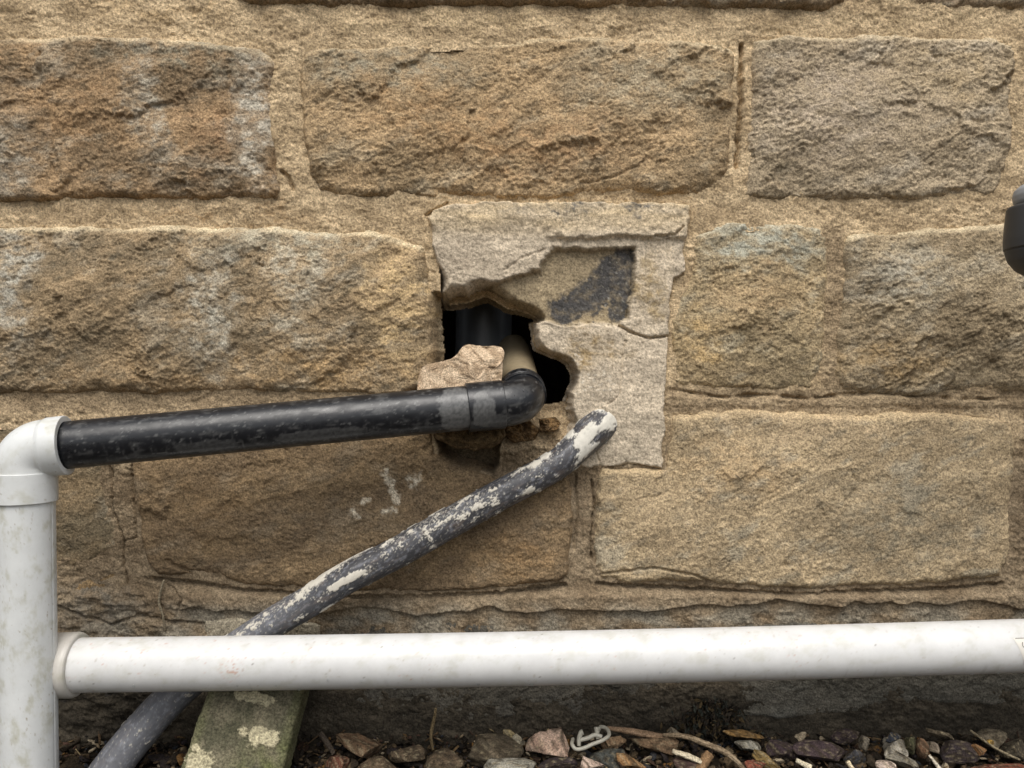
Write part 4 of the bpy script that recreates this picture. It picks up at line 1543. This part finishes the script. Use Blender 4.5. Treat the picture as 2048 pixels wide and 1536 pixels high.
K("stone_fragment", 1262, 1522, -0.062, 70, 34, 0.02, 15, (150, 110, 70), (176, 138, 96), "gritty orange brown chip below the flat tan stone", tilt=14)
K("slate_fragment", 1115, 1528, -0.058, 90, 36, 0.02, 16, (62, 54, 56), (78, 66, 66), "dark purple slate piece below the pink pitted stone", cuts=6, jag=0.02, tilt=-10)
K("stone_fragment", 1376, 1528, -0.07, 70, 30, 0.02, 17, (74, 58, 54), (90, 70, 62), "dark reddish stone in front of the pale wood chip")
K("stone_fragment", 1488, 1469, -0.03, 96, 26, 0.02, 18, (138, 106, 62), (158, 124, 76), "mustard brown stone sliver behind the curved twig", tilt=12, cuts=12)
K("stone_fragment", 1496, 1492, -0.04, 62, 30, 0.025, 19, (150, 146, 132), (196, 190, 172), "white speckled stone right of the curved twig", tilt=10, jag=0.08)
K("stone_fragment", 1535, 1522, -0.06, 80, 34, 0.02, 20, (112, 92, 52), (142, 118, 76), "olive brown chip in front of the speckled stone", tilt=24)
K("slate_fragment", 1566, 1506, -0.045, 76, 50, 0.02, 21, (66, 54, 58), (80, 66, 66), "small purple slate left of the long purple pebble", cuts=6, jag=0.02, tilt=16)
K("pebble", 1636, 1500, -0.045, 118, 44, 0.035, 22, (72, 60, 62), (86, 72, 72), "long smooth purple pebble lying on the rubble", cuts=4, jag=0.03, tilt=5)
K("stone_fragment", 1690, 1472, -0.03, 70, 34, 0.025, 23, (60, 50, 52), (74, 62, 60), "dark stone behind the right end of the purple pebble", cuts=7)
K("stone_fragment", 1728, 1486, -0.038, 24, 36, 0.02, 24, (120, 112, 98), (140, 130, 114), "narrow grey chip left of the pale layered stone")
K("stone", 1786, 1496, -0.045, 62, 56, 0.03, 25, (150, 144, 130), (182, 174, 158), "pale layered stone topped by a dark slate chip", tilt=8, jag=0.08, cuts=12)
K("slate_fragment", 1786, 1476, -0.058, 34, 28, 0.010, 26, (48, 52, 60), (60, 64, 72), "dark blue slate chip on the pale layered stone", cuts=5, jag=0.02)
K("stone_fragment", 1805, 1522, -0.06, 74, 36, 0.02, 27, (134, 128, 114), (160, 152, 134), "pale layered chip in front of the layered stone", tilt=20, cuts=12)
K("stone_fragment", 1772, 1532, -0.072, 44, 24, 0.015, 28, (204, 182, 166), (220, 200, 184), "tiny pink chip in front of the pale layered stone")
K("pebble", 1822, 1490, -0.05, 22, 52, 0.02, 29, (76, 76, 54), (92, 90, 66), "upright olive pebble right of the layered stone", cuts=4)
K("pebble", 1844, 1496, -0.05, 26, 46, 0.02, 30, (104, 78, 58), (120, 92, 70), "upright brown pebble beside the olive pebble", cuts=4)
K("stone_fragment", 1866, 1494, -0.048, 24, 36, 0.02, 31, (150, 136, 118), (170, 154, 134), "small pinkish chip between brown pebble and dark slab")
K("stone_fragment", 1880, 1470, -0.032, 66, 32, 0.025, 32, (96, 86, 70), (118, 106, 86), "rough brown lump at the wall foot behind the upright pebbles", jag=0.12, tilt=20)
K("slate_fragment", 1916, 1504, -0.05, 92, 56, 0.03, 33, (60, 52, 54), (74, 64, 62), "broad dark purple slab at the right", cuts=7, jag=0.02, tilt=-6)
K("stone_fragment", 1960, 1500, -0.058, 34, 30, 0.02, 34, (142, 102, 66), (160, 120, 80), "orange brown chip right of the broad dark slab")
K("pebble", 1980, 1484, -0.05, 16, 14, 0.008, 35, (190, 152, 72), (200, 164, 90), "tiny yellow pebble near the right corner", cuts=4)
K("stone_fragment", 1990, 1480, -0.035, 70, 44, 0.03, 36, (98, 90, 74), (126, 116, 98), "grey gritty lump behind the tiny yellow pebble", jag=0.1)
K("stone_fragment", 2030, 1500, -0.045, 60, 50, 0.03, 37, (66, 60, 50), (86, 78, 64), "dark earthy stone at the right corner")
K("brick_fragment", 1990, 1540, -0.075, 150, 22, 0.02, 38, (112, 62, 48), (128, 76, 58), "low red brick edge at the lower right corner", tilt=-3)
K("pebble", 1345, 1462, -0.026, 26, 20, 0.015, 39, (120, 112, 96), (138, 128, 110), "small grey pebble at the upper end of the curved twig")
K("stone_fragment", 1512, 1534, -0.072, 50, 26, 0.02, 40, (128, 62, 54), (150, 90, 70), "small red gritty chip at the lower edge right of the twig", jag=0.1)
K("slate_fragment", 1708, 1520, -0.055, 52, 60, 0.02, 41, (62, 62, 66), (78, 78, 80), "grey slate piece standing between purple pebble and layered stone", cuts=6, jag=0.02)


# wood and twigs
def stick(name, pts, r, ca, cb, label, cat, seed, flat=1.0):
    p = catmull(pts, 14)
    p, rr2, s2 = resample(p, np.interp(np.linspace(0, 1, len(p)), np.linspace(0, 1, len(r)), r), 0.0012)
    col = lambda s, th: (lin(ca) + (lin(cb) - lin(ca)) * sstep(-0.2, 0.3, fbm(s * 60, th * 2.5, seed, 4, 0.6))[..., None])
    co, faces, Sg, Th, idx = tube_arrays(p, rr2, 20, lambda s, th: r[0] * 0.55 * fbm(s * 160, th * 1.5, seed + 2, 4, 0.65))
    C = col(Sg, Th).reshape(-1, 3)
    fl = [tuple(int(i) for i in f) for f in faces] + [tuple(int(i) for i in idx[0]), tuple(int(i) for i in idx[-1][::-1])]
    if flat != 1.0:
        ctr_ = np.repeat(p, 20, 0)
        dv = co - ctr_
        dv[:, 2] *= flat
        co = ctr_ + dv
    o = mesh_from(name, co, fl, M_RUBBLE, C, True)
    recentre(o)
    return tag(o, label, cat, "twigs and wood bits on the rubble")


stick("twig", [P(1326, 1470, -0.045), P(1366, 1472, -0.052), P(1408, 1486, -0.06), P(1456, 1508, -0.066), P(1492, 1542, -0.072)], [0.0018, 0.0027, 0.0029, 0.0022], (112, 96, 76), (160, 142, 116),
      "curved pale twig lying across the rubble", "twig", 901)
stick("wood_chip", [P(1345, 1502, -0.07), P(1375, 1512, -0.072), P(1402, 1524, -0.074)], [0.0028, 0.0045, 0.003], (190, 178, 152), (206, 194, 168), "pale splintered wood chip below the curved twig", "wood chip", 903, 0.6)
stick("wood_chip", [P(1420, 1508, -0.068), P(1408, 1524, -0.072), P(1396, 1545, -0.076)], [0.0048, 0.0052, 0.004], (116, 92, 66), (142, 114, 84), "brown bark stub crossing under the curved twig", "wood chip", 905)
stick("wooden_lath", [P(1214, 1456, -0.035), P(1270, 1464, -0.038), P(1336, 1478, -0.042)], [0.0024, 0.0045, 0.005], (134, 110, 86), (150, 126, 102), "thin wooden lath resting above the flat tan stone", "lath", 907, 0.7)
stick("wood_chip", [P(1592, 1520, -0.068), P(1622, 1536, -0.072)], [0.002, 0.003], (200, 188, 160), (214, 204, 180), "pale splinter below the long purple pebble", "wood chip", 909)
stick("wood_chip", [P(1695, 1522, -0.07), P(1706, 1540, -0.072)], [0.002, 0.0025], (204, 186, 150), (214, 200, 170), "short yellow splinter at the lower edge between slate and pebble", "wood chip", 911)
stick("wood_chip", [P(1858, 1510, -0.062), P(1880, 1538, -0.07)], [0.0012, 0.002], (196, 186, 166), (210, 200, 180), "thin pale splinter left of the broad dark slab", "wood chip", 913)
stick("twig", [P(872, 1416, -0.02), P(868, 1440, -0.022), P(862, 1470, -0.026), P(866, 1500, -0.03)], [0.0012, 0.002, 0.0014], (96, 82, 60), (124, 108, 78), "upright dry stalk in front of the dark plinth stone", "twig", 915)
stick("twig", [P(640, 1466, -0.035), P(656, 1488, -0.04), P(668, 1508, -0.045)], [0.0025, 0.003, 0.002], (70, 62, 54), (90, 80, 68), "short dark stick between mossy slab and brown brick piece", "twig", 917)
stick("twig", [P(1940, 1460, -0.04), P(1990, 1496, -0.055), P(2040, 1520, -0.06)], [0.001, 0.0014, 0.001], (110, 100, 80), (140, 128, 104), "thin stem slanting over the right corner rubble", "twig", 919)
# rootlet hanging on the old mortar
stick("root", [P(328, 1160, -0.012), P(322, 1180, -0.014), P(318, 1205, -0.014), P(326, 1232, -0.014), P(330, 1262, -0.012)], [0.0011, 0.0013, 0.0009], (126, 116, 96), (146, 134, 112),
      "thin dry root hanging on the mortar left of the old pipe", "root", 921)

# plastic clip: loop with two prongs
m_clip = plastic("grey_clip", rough=0.35)


def clip_build():
    root = tag(empty("pipe_clip", tuple(P(1180, 1490, -0.055))), "whitish grey loop shaped clip with two prongs lying on the rubble", "clip")
    cc = lambda s, th: lin((168, 164, 150)) * (1 + 0.25 * fbm(s * 300, th * 2, 930, 3))[..., None]
    pts = [(1146, 1478, -.050), (1144, 1488, -.062), (1152, 1498, -.066), (1168, 1496, -.066), (1186, 1488, -.064), (1206, 1480, -.062), (1218, 1470, -.055), (1214, 1458, -.045),
           (1202, 1454, -.040), (1196, 1462, -.040)]
    p = catmull([P(*q) for q in pts], 14)
    tube("loop", p, np.full(len(p), 0.0019), m_clip, cc, 16, parent=root, caps=(True, True))
    for q in ([(1158, 1492, -.058), (1158, 1478, -.056), (1162, 1466, -.055), (1166, 1464, -.055)], [(1196, 1478, -.054), (1194, 1464, -.052), (1193, 1454, -.051)]):
        p = catmull([P(*a) for a in q], 10)
        tube("prong", p, np.linspace(0.002, 0.0028, len(p)), m_clip, cc, 14, parent=root, caps=(True, True))
    p = catmull([P(1160, 1480, -.056), P(1176, 1476, -.056), P(1190, 1470, -.054), P(1204, 1474, -.055)], 10)
    tube("bar", p, np.full(len(p), 0.0022), m_clip, cc, 14, parent=root, caps=(True, True))


clip_build()


# fine rubble and soil crumbs: nobody could count them
def gravel_build():
    rs = np.random.RandomState(44)
    protos = [unit_rock(300 + i, 1, 6, 0.04) for i in range(8)]
    big = [unit_rock(330 + i, 3, 9, 0.07) for i in range(12)]
    pal = [(44, 38, 31), (58, 50, 40), (80, 67, 50), (52, 46, 46), (96, 80, 60), (72, 54, 44), (128, 112, 88), (52, 54, 58), (160, 146, 122), (34, 30, 26), (124, 92, 54)]
    pr = [.16, .17, .12, .12, .09, .07, .06, .07, .035, .085, .02]
    Vs, Fs, Cs = [], [], []
    off = 0
    for i in range(11500):
        x = rs.uniform(-0.8, 0.8)
        y = -rs.uniform(0.0, 1.0) ** 1.5 * 0.32 - 0.004
        isbig = rs.rand() < 0.17
        r = rs.uniform(0.0040, 0.0085) if isbig else rs.uniform(0.0010, 0.0036)
        heap = max(0, 1 + y / 0.10)
        z = GROUND + 0.003 + (0.016 if not isbig else 0.011) * heap * rs.rand() + 0.002 * rs.rand()
        co, fc = (big[rs.randint(12)] if isbig else protos[rs.randint(8)])
        sc = r * np.array([rs.uniform(0.8, 2.0), rs.uniform(0.7, 1.3), rs.uniform(0.25, 0.75)])
        c = (co * sc) @ rot(rs.uniform(-.8, .8), rs.uniform(-.8, .8), rs.uniform(0, 6.28)).T + (x, y, z)
        Vs.append(c)
        Fs.append(fc + off)
        off += len(c)
        base = lin(pal[rs.choice(11, p=pr)]) * rs.uniform(0.7, 1.25)
        cc = np.repeat(base[None], len(c), 0)
        if isbig:
            n_ = sstep(-0.1, 0.25, fbm((co[:, 0] + co[:, 1]) * 2.2, (co[:, 2] - co[:, 1]) * 2.2, rs.randint(400), 4, 0.65))[:, None]
            cc = cc * (1 - n_ * 0.6) + lin((60, 52, 40)) * n_ * 0.6
        Cs.append(cc)
    # slivers of bark and broken straw between the stones
    for i in range(900):
        x = rs.uniform(-0.8, 0.8)
        y = -rs.rand() ** 1.4 * 0.3 - 0.006
        z = GROUND + 0.006 + 0.018 * max(0, 1 + y / 0.10) * rs.rand()
        L_, w_ = rs.uniform(0.003, 0.011), rs.uniform(0.0004, 0.0014)
        box = np.array([(a_, b_, c_) for a_ in (-L_, L_) for b_ in (-w_, w_) for c_ in (-0.0004, 0.0004)])
        c = box @ rot(rs.uniform(-.6, .6), rs.uniform(-.7, .7), rs.uniform(0, 6.28)).T + (x, y, z)
        q = np.array([(0, 1, 3), (0, 3, 2), (4, 6, 7), (4, 7, 5), (0, 4, 5), (0, 5, 1), (2, 3, 7), (2, 7, 6), (0, 2, 6), (0, 6, 4), (1, 5, 7), (1, 7, 3)])
        Vs.append(c)
        Fs.append(q + off)
        off += 8
        base = lin([(88, 70, 50), (60, 48, 38), (150, 132, 98), (110, 90, 62)][rs.choice(4, p=[.35, .35, .1, .2])])
        Cs.append(np.repeat(base[None], 8, 0))
    o = mesh_from("gravel", np.concatenate(Vs), np.concatenate(Fs), M_RUBBLE, np.concatenate(Cs), False)
    tag(o, "fine dark gravel, grit and crumbs along the wall foot", "gravel", kind="stuff")


gravel_build()


def litter_build():
    """dark leaf litter heaped in the gap between the plinth stones"""
    rs = np.random.RandomState(9)
    Vs, Fs, Cs = [], [], []
    off = 0
    for i in range(900):
        t = rs.rand() ** 0.7
        px = 1425 + rs.normal() * (16 + 34 * t)
        py = 1398 + 78 * t
        y = -0.006 - 0.022 * t * rs.rand() - 0.004
        c = P(px, py, y)
        a = rs.uniform(0.002, 0.0055)
        R_ = rot(*rs.uniform(0, 6.28, 3))
        q = np.array([(-a, 0, 0), (0, -a * 0.45, a * .15), (a, 0, 0), (0, a * 0.45, a * .15)]) @ R_.T + c
        Vs.append(q)
        Fs.append([[off, off + 1, off + 2, off + 3]])
        off += 4
        Cs.append(np.repeat((lin([(58, 50, 40), (44, 38, 32), (78, 66, 46), (50, 52, 46)][rs.randint(4)]) * rs.uniform(.7, 1.3))[None], 4, 0))
    o = mesh_from("leaf_litter", np.concatenate(Vs), np.concatenate(Fs), M_RUBBLE, np.concatenate(Cs), False)
    tag(o, "dark dead leaf litter heaped in the gap between the plinth stones", "leaf litter", kind="stuff")


litter_build()
